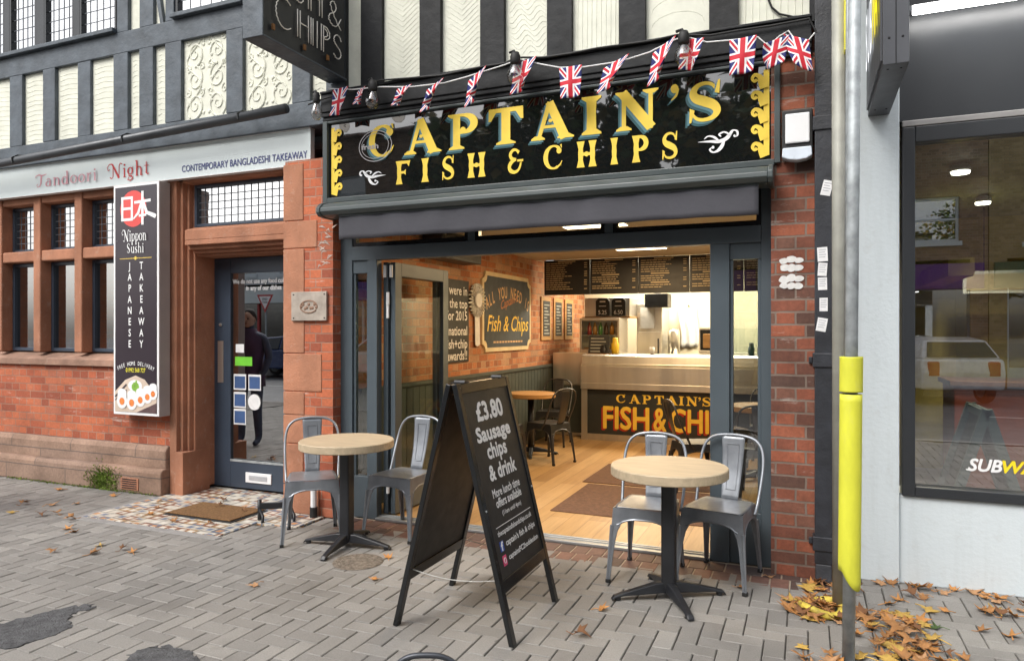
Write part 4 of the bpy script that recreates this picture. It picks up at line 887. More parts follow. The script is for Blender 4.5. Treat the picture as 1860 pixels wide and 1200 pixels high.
for sx in (-1, 1):
    ex_ = lambda z: 1.03+sx*.30*(1.03-z)
    for y in (.34, .80): MB().bar((ex_(.03), y, .03), (ex_(1.03), y, 1.03), .055, .03, up=(0, 1, 0)).build('leg', M_ease, ib, bevel=.003)
    MB().bar((ex_(1.0), .34, 1.0), (ex_(1.0), .80, 1.0), .03, .05).build('top_rail', M_ease, ib)
    MB().prism([(.37, .22), (.77, .22), (.77, .97), (.37, .97)], lambda u, v, d: (ex_(v)-sx*.012+d, u, v), -.006, .006).build('board', M_char, ib)
# projecting lightbox of the sandwich shop
PS = thing('projecting_sign', 'graphite projecting lightbox with yellow and white edge lettering on the white pillar', 'sign', (.40, -.45, 2.82))
b = MB(); b.box(.345, .46, -.92, -.013, 2.82, 4.3); b.build('casing', M_sub, PS, bevel=.003)
MB().box(.4005, .4045, -.923, -.919, 2.82, 4.3).build('seam', M_dark, PS)
fp = MB(); fp.box(.335, .3445, -.90, -.05, 2.85, 4.28); fp.build('face_panel', M_sub, PS)
for k, (y, z, mm) in enumerate([(-.84+.0*k, 0, 0) for k in range(0)]): pass
cy_ = [(-.86, 'A'), (-.72, 'W'), (-.55, 'B'), (-.40, 'U'), (-.25, 'S')]
mts = [emit('sign_yellow_letter', (.95, .80, .03), .9), emit('sign_white_letter', (.9, .92, .95), .9)]
for i, (y, ch) in enumerate(cy_):
    txt(ch, .46, (.334, y+.07, 3.05), (0, -1, 0), ZU, mts[0 if i < 2 else 1], PS, bold=.012, align='CENTER', sx=.42, lift=.008)
for y in (-.85, -.15):
    for x in (.373, .432): MB().lathe([(0, 0), (.006, 0), (.004, -.003), (0, -.003)], (x, y, 2.82), 8).build('screw', M_dark, PS)
for x in (.373, .432): MB().lathe([(0, 0), (.006, 0), (.004, -.003), (0, -.003)], (x, -.9205, 2.95), 8, axis='y').build('screw', M_dark, PS)
# ================================================================ POSTS BY THE KERB SIDE OF THE PIER
P1 = thing('signpost', 'weathered beige grey signpost standing in the leaf drift beside the drainpipe', 'post', (.165, -.609, 0))
MB().tube([(.165, -.609, 0), (.160, -.609, 4.3)], .036, 16).build('pole', M_beige, P1, smooth=True)
MB().box(.185, .20, -.70, -.50, 3.0, 4.2).build('sign_plate', mat('sign_yellow_back', (.75, .70, .04), .5), P1, bevel=.004)
P2 = thing('signpost', 'galvanised steel signpost with a yellow plastic sleeve around its lower half', 'post', (.178, -1.222, 0))
pt = lambda z: (.178+.0085*z, -1.222, z)
MB().tube([pt(0), pt(4.3)], .0275, 18).build('pole', M_gal, P2, smooth=True)
MB().tube([(.155+.0085*2, -1.205, 1.4), (.155+.03, -1.205, 4.3)], .012, 8).build('cable_conduit', M_gal, P2, smooth=True)
def sleeve(z0f, z1, r, nm):
    b = MB(); n = 36; nz = 26; vs = []
    for j in range(nz+1):
        for i in range(n):
            a = 2*math.pi*i/n; lo = z0f(a); z = lo+(z1-lo)*j/nz; c = pt(z); vs.append((c[0]+r*math.cos(a), c[1]+r*math.sin(a), z))
    b.add(vs, [(j*n+i, j*n+(i+1) % n, (j+1)*n+(i+1) % n, (j+1)*n+i) for j in range(nz) for i in range(n)])
    return b.build(nm, M_yel, P2, smooth=True, solid=.004)
sleeve(lambda a: .42-.085*max(0, math.cos(a+.75)), 1.228, .046, 'sleeve'); sleeve(lambda a: 1.238, 1.40, .0475, 'sleeve')
tag(MB().tube([(.075+.10*math.cos(a), -.66+.10*math.sin(a), .03+.012*math.sin(2*a)) for a in [i*2*math.pi/28 for i in range(29)]], .022, 8, caps=False).build('yellow_collar', mat('muddy_yellow_plastic', (.44, .34, .05), .7, var=.7, vs=16), smooth=True), 'muddy yellow plastic collar lying in leaves at the foot of the signposts', 'collar')
# ================================================================ CAFE CHAIRS
def make_chair(name, label, group):
    t = thing(name, label, 'chair', (0, 0, 0), group)
    hs = .445
    ct = [(-.182, -.18), (.182, -.18), (.158, .175), (-.158, .175)]; ft = [(-.212, -.222), (.212, -.222), (.178, .245), (-.178, .245)]
    def seat(u, v):
        x = -1+2*u; y = -1+2*v
        k = 1-.10*(abs(x)**5*abs(y)**5)
        wx = (.182+(.158-.182)*v)*k; dish = .010*(1-x*x)*(1-y*y)
        return (x*wx, (-.18+.355*v)*(1 if True else 1), hs+.004-dish)
    MB().grid(seat, 18, 18).build('seat', M_steelc, t, smooth=True, solid=.005)
    b = MB()
    rows = [(.0, .011), (.12, .0135), (.24, .019), (.31, .027), (.345, .04), (.365, .062), (.378, .10), (.384, .135)]
    def side(i):
        A, B = ct[i], ct[(i+1) % 4]; FA, FB = ft[i], ft[(i+1) % 4]
        L = math.hypot(B[0]-A[0], B[1]-A[1]); dx, dy = (B[0]-A[0])/L, (B[1]-A[1])/L
        cor = lambda P, F, z: (F[0]+(P[0]-F[0])*min(1, z/hs), F[1]+(P[1]-F[1])*min(1, z/hs))
        return A, B, FA, FB, dx, dy, L, cor
    ap = MB(); legs = [MB() for _ in range(4)]
    for i in range(4):
        A, B, FA, FB, dx, dy, L, cor = side(i)
        # apron panel: top edge to the arch line
        n = 24; top = []; bot = []
        for k in range(n+1):
            u = k/n*L; e = min(u, L-u)
            z = .384
            for (za, wa), (zb, wb) in zip(rows[4:], rows[5:]):
                if wa <= e <= wb: z = za+(zb-za)*(e-wa)/(wb-wa)
            if e < rows[4][1]: z = .345
            pa = cor(A, FA, z) ; pb = cor(B, FB, z); f = u/L
            bot.append((pa[0]+(pb[0]-pa[0])*f, pa[1]+(pb[1]-pa[1])*f, z)); top.append((A[0]+(B[0]-A[0])*f, A[1]+(B[1]-A[1])*f, hs))
        ap.add(top+bot, [(k, k+1, n+2+k, n+1+k) for k in range(n)])
        ap.tube([Vector(p) for p in bot[2:-2]], .004, 5)
        for (P, F, sg, li) in ((A, FA, 1, i), (B, FB, -1, (i+1) % 4)):
            vs = []
            for z, wd in rows[:5]:
                c = cor(P, F, z); wd = wd*1.25
                vs += [(c[0], c[1], z), (c[0]+dx*sg*wd, c[1]+dy*sg*wd, z)]
            legs[li].add(vs, [(2*k, 2*k+1, 2*k+3, 2*k+2) for k in range(4)])
            legs[li].tube([Vector(vs[2*k+1]) for k in range(5)], .0035, 5)
    ap.build('apron', M_steelc, t, solid=.004)
    for i in range(4):
        F = ft[i]; P = ct[i]
        legs[i].tube([(F[0]+(P[0]-F[0])*z/hs, F[1]+(P[1]-F[1])*z/hs, z) for z in (.0, .1, .2, .34)], [.006, .006, .008, .010], 6)
        lg = legs[i].build('leg', M_steelc, t, solid=.004)
        sx = 1 if F[0] < 0 else -1; sy = 1 if F[1] < 0 else -1
        MB().box(F[0]-.008*sx if sx > 0 else F[0]-.02, F[0]+.02 if sx > 0 else F[0]+.008, F[1]-.008 if sy > 0 else F[1]-.02, F[1]+.02 if sy > 0 else F[1]+.008, .0, .022).build('foot_cap', M_rub, lg, bevel=.003)
    pts = []
    half = [(-.186, .06, .40), (-.19, .105, .45), (-.197, .16, .56), (-.199, .205, .66), (-.192, .232, .735), (-.172, .248, .79), (-.135, .258, .825), (-.08, .262, .842), (0, .263, .848)]
    pts = half+[(-x, y, z) for x, y, z in half[-2::-1]]
    def smooth(p, k=4):
        out = []
        for i in range(len(p)-1):
            p0, p1, p2, p3 = [Vector(p[max(0, min(len(p)-1, j))]) for j in (i-1, i, i+1, i+2)]
            for q in range(k):
                s = q/k; out.append(.5*((2*p1)+(p2-p0)*s+(2*p0-5*p1+4*p2-p3)*s*s+(3*p1-p0-3*p2+p3)*s**3))
        return out+[Vector(p[-1])]
    MB().tube(smooth(pts), .0095, 10).build('back_frame', M_steelc, t, smooth=True)
    def splat(u, v, d=0):
        x = (-1+2*u)*(.053+.021*v); z = hs+.0+(.845-hs)*v; y = .170+.092*v+.016*math.sin(v*math.pi)+.004*(1-(2*u-1)**2)
        return (x, y-d, z)
    sb = MB().grid(splat, 8, 14).build('backrest', M_steelc, t, smooth=True, solid=.004)
    em = MB()
    for v0, v1, k in ((.16, .86, .52),):
        ring_ = [splat(.5-k/2*1.0, v0, .004)]+[splat(.5-k/2, v0+(v1-v0)*q/8, .004) for q in range(1, 9)]+[splat(.5+k/2, v1-(v1-v0)*q/8, .004) for q in range(9)]+[splat(.5-k/2, v0, .004)]
        em.tube(ring_, .003, 5)
    em.build('pressed_rib', M_steelc, sb)
    cr = MB(); cr.bar((-.13, -.12, .432), (.12, .14, .432), .02, .004).bar((.13, -.12, .428), (-.12, .14, .428), .02, .004); cr.build('seat_brace', M_steelc, t)
    return t
OUT = 'metal cafe chairs outside the chip shop'
ang = lambda fx, fy: math.atan2(fx, -fy)
chair = make_chair('metal_chair', 'gunmetal metal chair left of the table that stands by the doorstep', OUT)
chair.location = (-3.365, -.585, .001); chair.rotation_euler = (0, 0, ang(.62, -.78))
def put_chair(x, y, fx, fy, lab, group=OUT, src=chair, z=.001):
    c = dup(src, (x, y, z), ang(fx, fy), lab); c['group'] = group; return c
put_chair(-2.80, -.235, -.06, -1, 'gunmetal metal chair between the left round table and the folding doors')
put_chair(-.905, -.44, .02, -1, 'gunmetal metal chair behind the right round table in the shop opening')
put_chair(-.485, -.325, -.20, -1, 'gunmetal metal chair to the right of the right table in front of the brick pier')
# ---------------------------------------------------------------- tables
def make_table(name, label, loc, rz, top_m, group, rad=.328, round_col=False):
    t = thing(name, label, 'table', loc, group); x, y, z = loc
    MB().lathe([(0, .696), (rad-.005, .696), (rad, .701), (rad, .745), (rad-.005, .750), (0, .750)], loc, 64).build('tabletop', top_m, t, smooth=False)
    b = MB()
    if round_col: b.tube([(x, y, z+.04), (x, y, z+.69)], .040, 20)
    else: b.box(x-.039, x+.039, y-.039, y+.039, z+.05, z+.684)
    pc_ = b.build('column', M_blackm, t, bevel=0 if round_col else .012, smooth=round_col)
    if not round_col: Matrix
    MB().box(x-.11, x+.11, y-.11, y+.11, z+.685, z+.6955).build('top_plate', M_blackm, t)
    for k in range(4):
        a = rz+k*math.pi/2; dx, dy = math.cos(a), math.sin(a); bb = MB(); vs = []
        prof_ = [(.0, .095, .035, .062), (.08, .09, .034, .06), (.18, .066, .030, .052), (.27, .044, .026, .046), (.32, .03, .014, .042), (.335, .012, .0, .04)]
        for r, zt, zb, wd in prof_:
            px, py = x+dx*r, y+dy*r
            for s, zz in ((-1, zb), (1, zb), (.72, zt), (-.72, zt)): vs.append((px-dy*s*wd/2, py+dx*s*wd/2, z+max(.0, zz if zz != zb else zb)))
        fs = [(3, 2, 1, 0), (20, 21, 22, 23)]+[(4*i+q, 4*i+(q+1) % 4, 4*i+4+(q+1) % 4, 4*i+4+q) for i in range(5) for q in range(4)]
        bb.add(vs, fs)
        bb.lathe([(0, 0), (.018, 0), (.018, .03), (0, .03)], (x+dx*.30, y+dy*.30, z), 10)
        bb.build('base_foot', M_blackm, t, bevel=.006)
    return t
T1 = make_table('cafe_table', 'round pale wood cafe table on a black cross base beside the doorstep', (-2.987, -.684, .002), R(8), M_ply, 'round cafe tables outside')
T2 = make_table('cafe_table', 'round pale wood cafe table on a black cross base in front of the open shop', (-.723, -.767, .002), R(30), M_ply, 'round cafe tables outside')
# drain cover under the left table, tarmac patches
tag(MB().lathe([(0, .0), (.165, .0), (.165, .003), (.15, .006), (.12, .004), (0, .005)], (-2.72, -.93, 0), 36).build('drain_cover', mat('silted_drain', (.17, .14, .11), .95, var=.5, vs=30, bump=.02, bs=60)), 'round silted drain cover with dead leaves under the left cafe table', 'drain cover')
def patch(name, pts, lab):
    rr = random.Random(len(pts)); q = []
    for (xa, ya), (xb, yb) in zip(pts, pts[1:]+pts[:1]):
        for k in range(7): q.append((xa+(xb-xa)*k/7+rr.uniform(-.018, .018), ya+(yb-ya)*k/7+rr.uniform(-.018, .018)))
    pts = q
    b = MB(); n = len(pts); b.add([(x, y, .0045) for x, y in pts]+[(x, y, -.01) for x, y in pts], [tuple(range(n))]+[(i, (i+1) % n, n+(i+1) % n, n+i) for i in range(n)])
    tag(b.build(name, M_asph), kind='structure')
patch('tarmac_patch', [(-3.882, -2.532), (-3.803, -2.333), (-3.749, -2.205), (-3.675, -2.099), (-3.598, -2.134), (-3.635, -2.254), (-3.467, -2.358), (-3.469, -2.551), (-3.584, -2.707)], '')
patch('tarmac_patch', [(-2.933, -2.453), (-2.897, -2.363), (-2.832, -2.31), (-2.711, -2.323), (-2.595, -2.36), (-2.513, -2.489), (-2.771, -2.597)], '')
# ================================================================ PAVEMENT A-BOARD
AB = thing('pavement_sign', 'black folding A-board with white lunch offer lettering standing on the paving', 'pavement sign', (-1.63, -1.37, 0))
def abm(s, y, side, off=0):      # s along the slope from the top, outward offset
    L = 1.2917; dx = .31*side; sx = dx/L; sz = -1.254/L
    x0 = -1.605 if side > 0 else -1.655
    return Vector((x0+sx*s-sz*off*side, y, 1.254+sz*s+abs(sx)*off))
def slab(b, s0, s1, y0, y1, side, o0, o1, mi=0):
    vs = [abm(s, y, side, o) for o in (o0, o1) for s, y in ((s0, y0), (s1, y0), (s1, y1), (s0, y1))]
    b.add(vs, [(0, 1, 2, 3), (7, 6, 5, 4), (0, 4, 5, 1), (1, 5, 6, 2), (2, 6, 7, 3), (3, 7, 4, 0)], mi); return b
for side in (1, -1):
    b = MB()
    for y0, y1 in ((-1.700, -1.658), (-1.083, -1.041)): slab(b, 0, 1.29, y0, y1, side, -.022, .004)
    slab(b, 0.0, .055, -1.658, -1.083, side, -.020, .003); slab(b, .985, 1.045, -1.658, -1.083, side, -.020, .003)
    fr_ = b.build('board_frame', M_black, AB, bevel=.003)
    slab(MB(), .055, .985, -1.658, -1.083, side, -.012, -.003).build('board_panel', M_char, AB)
    for y in (-1.679, -1.062):
        c = abm(.64, y, side, .005); MB().sphere(c, .006, 8, 6).build('screw', M_gal, fr_)
for y in (-1.60, -1.14): MB().tube([(-1.66, y, 1.258), (-1.60, y, 1.258)], .010, 8).box(-1.668, -1.592, y-.03, y+.03, 1.252, 1.257).build('hinge', M_blackm, AB)
for y in (-1.66, -1.08): MB().tube([abm(.98, y, 1, -.02)+Vector((-(abm(.98, y, 1).x-abm(.98, y, -1).x)*q/10, 0, -.03*math.sin(math.pi*q/10))) for q in range(11)], .0025, 5).build('stay_cord', mat('grey_cord', (.4, .4, .38), .8), AB)
nrm = (abm(0, 0, 1, 1)-abm(0, 0, 1, 0)).normalized(); upv = (abm(0, 0, 1)-abm(1, 0, 1)).normalized()
def abt(s, y, body, wd, hh, bold=.006, m=None, nm='lettering'): return txt(body, .1, abm(s, y, 1, -.0022), (0, 1, 0), upv, m or M_ink, AB, name=nm, bold=bold, fit=(wd, hh), lift=.0002)
abt(.205, -1.535, '£3.80', .325, .092, .009); abt(.335, -1.59, 'Sausage', .42, .095, .008); abt(.432, -1.51, 'chips', .24, .10, .008); abt(.517, -1.54, '& drink', .34, .075, .008)
abt(.602, -1.555, 'More lunch time', .355, .042, .006); abt(.655, -1.538, 'offers available', .33, .044, .006); abt(.708, -1.49, '(11am until 4pm)', .25, .030, .003)
slab(MB(), .742, .745, -1.60, -1.13, 1, -.0028, -.0020).build('rule', M_ink, AB)
abt(.795, -1.597, 'thecaptainsfishandchips.co.uk', .455, .034, .004); abt(.858, -1.525, "captain's fish & chips", .40, .040, .005); abt(.926, -1.525, 'captainsFC2hoddesdon', .405, .034, .005)
slab(MB(), .812, .862, -1.60, -1.555, 1, -.0028, -.0018).build('icon_tile', mat('icon_blue', (.03, .08, .35), .5), AB); abt(.858, -1.588, 'f', .024, .040, .008).location.z += .0015
slab(MB(), .882, .932, -1.60, -1.555, 1, -.0028, -.0018).build('icon_tile', mat('icon_pink', (.60, .06, .16), .5, var=.4, vs=14), AB)
MB().tube([abm(.907+.013*math.sin(a), -1.5775+.012*math.cos(a), 1, -.001) for a in [i*math.pi/6 for i in range(13)]], .0018, 5).build('icon_ring', M_ink, AB)
# low tubular hoop peeping into the bottom of the view
hp = MB(); hp.tube([(-1.20+(-.115+.23*i/16)*.92, -2.70+(-.115+.23*i/16)*.386, .36+.05*(1-abs((i-8)/8)**3.2)) for i in range(17)]+[(-1.20+.115*.92, -2.70+.115*.386, 0)], .0105, 8)
hp.tube([(-1.20-.115*.92, -2.70-.115*.386, .36), (-1.20-.115*.92, -2.70-.115*.386, 0)], .0105, 8)
tag(hp.build('steel_hoop', mat('dark_tube_steel', (.06, .065, .075), .4, .5), smooth=True), 'low dark steel hoop on the paving in front of the A-board', 'hoop')
# ================================================================ BUNTING AND FESTOON BULBS
def flagmat():
    N = NT('union_flag_cloth'); uv = N.n('SeparateXYZ'); N.set(uv.inputs[0], N.n('TexCoord').outputs['UV'])
    X = N.math('MULTIPLY', N.math('ABSOLUTE', N.math('MULTIPLY_ADD', uv.outputs[0], 2, -1)), 1.45); Yv = N.math('ABSOLUTE', N.math('MULTIPLY_ADD', uv.outputs[1], 2, -1))
    m = N.math('MINIMUM', X, Yv); d = N.math('ABSOLUTE', N.math('SUBTRACT', X, N.math('MULTIPLY', Yv, 1.45)))
    c = N.mix(N.math('LESS_THAN', d, .36), (.008, .014, .13, 1), (.80, .80, .82, 1))
    c = N.mix(N.math('LESS_THAN', d, .15), c, (.55, .012, .03, 1))
    c = N.mix(N.math('LESS_THAN', m, .36), c, (.80, .80, .82, 1))
    c = N.mix(N.math('LESS_THAN', m, .20), c, (.55, .012, .03, 1))
    p = N.n('BsdfPrincipled', Roughness=.7); N.set(p.inputs['Base Color'], c); N.set(N.out.inputs[0], p); return N.m
M_flag = flagmat()
STR = [(597, 161), (640, 163), (690, 158), (747, 158), (807, 151), (847, 140), (917, 118), (943, 108), (983, 117), (1017, 123), (1060, 122), (1107, 115), (1140, 108), (1180, 95), (1220, 75), (1242, 66), (1284, 77), (1330, 73), (1377, 68), (1396, 84), (1416, 66), (1432, 56), (1456, 88), (1480, 60)]
BU = thing('bunting', 'string of curled union flag bunting across the top of the black fascia', 'bunting', (-1.7, -.26, 3.3))
SP3 = [at(x, y, -.265) for x, y in STR]
MB().tube(SP3, .0045, 6).build('string', M_ink, BU)
def flag(px, py, wd, hh, lean, y0, y1, tilt, curl):
    c = at(px, py, -.268); nu, nv = 12, 14; vs = []; uvs = []
    for j in range(nv+1):
        t = j/nv; yaw = y0+(y1-y0)*t
        for i in range(nu+1):
            s = i/nu-.5; a = yaw+curl*s*t*3
            x = wd*s*math.cos(a)*(1-.12*t)+lean*t; yy = -wd*s*math.sin(a)*.7-.012*math.sin(s*7+t*4)*t-.01; z = -hh*t*(1-.15*abs(curl)*(s+.5))+tilt*s*wd-.25*abs(math.sin(yaw))*s*wd*t
            vs.append((c.x+x, min(c.y+yy, c.y+.03), c.z+z)); uvs.append((1-t, i/nu))
    b = MB(); b.add(vs, [(j*(nu+1)+i, j*(nu+1)+i+1, (j+1)*(nu+1)+i+1, (j+1)*(nu+1)+i) for j in range(nv) for i in range(nu)])
    b.build('flag', M_flag, BU, smooth=True, solid=.0012, uv01=uvs)
for a in ((620, 161, .15, .21, -.03, .1, .35, .05, .3), (658, 162, .12, .12, -.02, .6, .5, .1, .6), (736, 158, .14, .14, -.05, .2, .75, .1, .7), (792, 153, .165, .185, -.06, .3, .85, .35, .6), (868, 134, .16, .21, -.035, .25, .8, .5, .5), (955, 111, .17, .22, -.04, .1, .6, .2, .4),
          (1037, 122, .160, .21, .0, 0, .06, .03, .05), (1120, 112, .18, .18, -.055, .2, .7, .35, .4), (1207, 82, .16, .23, -.045, .3, .85, .5, .4), (1258, 72, .15, .20, -.02, .2, .6, -.1, .4), (1350, 70, .160, .22, -.01, 0, .1, .06, .06), (1412, 72, .16, .17, -.03, -.35, .6, .3, -.5), (1446, 68, .16, .21, .05, .5, .2, -.5, .5)): flag(*a)
CAB = [(560, 190), (590, 180), (640, 165), (690, 147), (760, 141), (800, 136), (875, 123), (915, 115), (940, 104), (990, 106), (1037, 96), (1085, 88), (1180, 76), (1230, 62), (1290, 66), (1340, 56), (1400, 46), (1470, 36), (1484, 60)]
CB3 = [at(x, y, -.20)+Vector((0, 0, .006*math.sin(i*2.3))) for i, (x, y) in enumerate(CAB)]
tag(MB().tube(CB3, .007, 7).build('festoon_cable', M_rub), 'black festoon cable looped along the cornice above the fascia', 'cable')
for px, py, sc_, lab in ((575, 172, .9, 'dark festoon bulb at the left corner of the black cornice'), (677, 150, 1.15, 'clear festoon bulb beside the leftmost curled flags'), (936, 100, 1.2, 'clear festoon bulb in front of a flag over the middle of the fascia'), (1242, 62, 1.2, 'clear festoon bulb in front of a flag near the right end of the fascia')):
    c = at(px, py, -.30); t = thing('festoon_light', lab, 'festoon light', c, 'festoon bulbs over the fascia'); k = sc_
    MB().lathe([(0, .02), (.022*k, .015), (.03*k, -.01), (.03*k, -.055), (.024*k, -.065), (0, -.065)], c, 14).tube([c+Vector((-.05, .02, .03)), c+Vector((-.01, 0, .03)), c+Vector((0, 0, .01))], .009, 7).build('socket', M_rub, t, smooth=True)
    MB().lathe([(.022*k, -.06), (.03*k, -.085), (.046*k, -.12), (.05*k, -.145), (.044*k, -.175), (.026*k, -.197), (0, -.203)][::-1], c, 18).build('glass_bulb', M_bulb, t, smooth=True)
    MB().tube([c+Vector((.012*math.sin(q*2.1), .012*math.cos(q*2.1), -.08-.006*q)) for q in range(14)], .0022, 5).build('filament', mat('copper_filament', (.45, .2, .09), .4, .6), t)
# ================================================================ INSIDE THE CHIP SHOP
CT = thing('shop_counter', 'long stainless steel topped serving counter with gold lettering on its dark front', 'counter', (-1.45, 4.8, .012))
MB().prism([(4.55, .72), (4.55, 1.03), (4.585, 1.06), (4.60, 1.17), (4.64, 1.19), (5.2, 1.19), (5.2, .72)], lambda u, v, d: (d, u, v), -2.885, -.035).build('steel_top', M_stain, CT, bevel=.006)
MB().box(-2.885, -.035, 4.542, 4.552, .716, .80).build('steel_lip', M_stain, CT, bevel=.003)
MB().box(-2.80, -.035, 4.60, 5.1, .10, .716).build('front_panel', mat('dark_green_grey_panel', (.030, .034, .034), .4, var=.1), CT)
MB().box(-2.885, -2.80, 4.58, 5.15, .012, .716).box(-2.80, -.035, 4.59, 4.61, .012, .0995).build('steel_plinth', M_stain, CT)
MB().box(-3.40, -2.89, 4.85, 5.2, .74, 1.20).box(-3.40, -2.89, 4.86, 5.2, .014, .74).build('side_counter', M_stain, CT, bevel=.01)
MB().box(-3.38, -2.90, 4.85, 4.859, .06, .735).build('side_panel', M_dado, CT)
xs = [-2.39+.19*i for i in range(9)]
for ch, x, wd in zip(['C', 'A', 'P', 'T', 'A', 'I', 'N', 'ap', 'S'], [-2.39, -2.215, -2.04, -1.88, -1.72, -1.555, -1.46, -1.305, -1.26], [.14, .15, .13, .14, .15, .07, .15, .035, .13]):
    lo = .535 if ch != 'ap' else .60
    MB().flat(fitp(GL[ch](), x, x+wd, lo, .655), FY(4.597)).build('letter', M_gold, CT)
for body, x, wd in (('FISH', -2.57, .62), ('&', -1.88, .16), ('CHIPS', -1.66, .80)):
    txt(body, .3, (x-.022, 4.5975, .160), XR, ZU, mat('red_letter_shade', (.42, .03, .015), .5), CT, bold=.020, fit=(wd, .30))
    txt(body, .3, (x, 4.5955, .182), XR, ZU, M_gold, CT, bold=.018, fit=(wd, .30))
MN = thing('menu_board', 'long black overhead menu board in five panels above the serving counter', 'menu board', (-1.7, 4.3, 2.0))
for i in range(5):
    x0 = -3.33+.655*i; x1 = x0+.648
    pn = MB().box(x0, x1, 4.30, 4.345, 2.005, 2.475).build('menu_panel', M_char, MN, bevel=.003)
    rr = random.Random(i); b = MB(); q = []
    q += rect2(x0+.20, 2.447, x1-.20, 2.459)
    for k in range(13):
        z = 2.425-.029*k
        if k in (6, 10) and i: q += rect2(x0+.16, z, x1-.25, z+.014); continue
        w_ = rr.uniform(.22, .40); xx = x0+.03
        while xx < x0+.03+w_:
            e = xx+rr.uniform(.025, .07); q += rect2(xx, z, min(e, x0+.03+w_), z+.009); xx = e+.008
        if k % 4 != 3: q += rect2(x1-.075, z, x1-.035, z+.010)
    MB().flat(q, FY(4.2985)).build('menu_print', mat('menu_print_cream', (.52, .42, .26), .6), pn)
for x in (-3.2, -1.7, -.2): MB().tube([(x, 4.36, 2.47), (x, 4.36, 2.6)], .010, 6).build('bracket', M_blackm, MN)
FX = lambda x: (lambda u, v, h: (x+h, u, v))      # the side wall, facing into the room
YU = (0, 1, 0)
# signs on the side wall
WS = thing('wall_sign', 'dark blue grey fish and chips wall sign with a cream clipped corner border', 'wall sign', (-3.43, 3.26, 1.28))
def clipped(y0, y1, z0, z1, r):
    out = []
    for cx_, cz_, a0 in ((y0, z0, 90), (y1, z0, 180), (y1, z1, 270), (y0, z1, 360)):
        pts = [(cx_+r*math.cos(R(a0-90*i/6)), cz_+r*math.sin(R(a0-90*i/6))) for i in range(7)]
        out += pts
    return out
MB().prism(clipped(2.50, 4.03, 1.27, 2.21, .09), lambda u, v, d: (d, u, v), -3.451, -3.425).build('border', mat('cream_border', (.66, .54, .33), .5), WS)
MB().prism(clipped(2.55, 3.98, 1.32, 2.16, .085), lambda u, v, d: (d, u, v), -3.4245, -3.421).build('face', mat('slate_blue_face', (.045, .055, .068), .6, var=.2), WS)
for i, ch in enumerate('ALL YOU NEED IS'):
    a = (i-7)*.088; txt(ch, .20, (-3.420, 3.265+1.25*math.sin(a)*.86, 2.06-1.25*(1-math.cos(a))*.62-.14), (0, math.cos(a*.6), -math.sin(a*.6)), (0, math.sin(a*.6), math.cos(a*.6)), mat('sand_lettering', (.62, .40, .20), .5), WS, bold=.008, align='CENTER', sx=.62)
txt("Captain's", .2, (-3.420, 3.02, 1.74), (0, .97, .22), (0, -.1, 1), mat('copper_lettering', (.45, .16, .05), .5), WS, bold=.004, fit=(.55, .14), shear=.35)
txt("Fish & Chips", .3, (-3.420, 2.62, 1.45), YU, ZU, M_gold, WS, bold=.006, fit=(1.30, .25), shear=.28)
MB().flat([q for k in range(11) for q in rect2(2.80+.085*k, 1.37, 2.865+.085*k, 1.392)], FX(-3.4208)).build('small_print', mat('sand_lettering', (.62, .40, .20), .5), WS)
PO = thing('wall_poster', 'black chalk poster with white hand lettering partly behind the folding door', 'poster', (-3.44, 1.6, 1.18))
MB().box(-3.451, -3.436, 1.47, 2.17, 1.18, 2.06).build('poster_board', M_char, PO)
for t, z in (("we were in", 1.90), ("the top", 1.76), ("10 for 2015", 1.63), ("national", 1.47), ("fish+chip", 1.33), ("awards!!", 1.205)):
    o = txt(t, .14, (-3.435, 2.13, z), YU, ZU, M_ink, PO, bold=.004, align='RIGHT', sx=1.0)
RO = thing('award_rosette', 'silver and white award rosette with a hanging tail beside the wall poster', 'rosette', (-3.43, 2.33, 1.35))
MB().grid(lambda u, v: (-3.44+.02+(.022*math.sin(u*2*math.pi*26)*v), 2.36+(.03+.16*v)*math.cos(2*math.pi*u), 1.86+(.03+.16*v)*math.sin(2*math.pi*u)), 156, 3).build('pleats', mat('silver_ribbon', (.62, .60, .56), .3, .5, var=.3, vs=30), RO)
MB().lathe([(0, .0), (.085, 0), (.08, .014), (0, .016)], (-3.412, 2.36, 1.86), 20, axis='x').build('centre', M_pap, RO)
MB().prism([(2.30, 1.72), (2.42, 1.72), (2.43, 1.36), (2.365, 1.34), (2.31, 1.36)], lambda u, v, d: (d, u, v), -3.428, -3.422).build('tail', M_pap, RO)
for i, (y0, y1) in enumerate(((4.47, 4.87), (5.0, 5.40), (5.52, 5.92))):
    t = thing('wall_menu', 'wood framed chalk menu on the side wall, %s of a row of three' % ('nearest the street', 'middle one', 'nearest the kitchen')[i], 'wall menu', (-3.44, (y0+y1)/2, 1.38), 'wood framed chalk menus on the brick wall')
    MB().box(-3.451, -3.43, y0, y1, 1.38, 2.0).build('wood_frame', M_wood, t, bevel=.006); MB().box(-3.4295, -3.426, y0+.06, y1-.06, 1.44, 1.94).build('chalkboard', M_chalk, t)
    MB().flat([q for k in range(10) for q in rect2(y0+.09, 1.47+.045*k, y1-.09-.05*((k*7) % 3), 1.485+.045*k)], FX(-3.4255)).build('chalk_print', mat('chalk_print', (.4, .4, .36), .8), t)
tv = thing('speaker_box', 'black box loudspeaker mounted high on the brick wall behind the folding door', 'speaker', (-3.3, 1.55, 2.2))
MB().box(-3.42, -3.20, 1.12, 2.0, 2.22, 2.46).build('cabinet', M_blackm, tv, bevel=.01); MB().box(-3.199, -3.195, 1.16, 1.96, 2.25, 2.43).build('front_grille', M_char, tv); MB().box(-3.452, -3.42, 1.5, 1.6, 2.3, 2.4).build('bracket', M_blackm, tv)
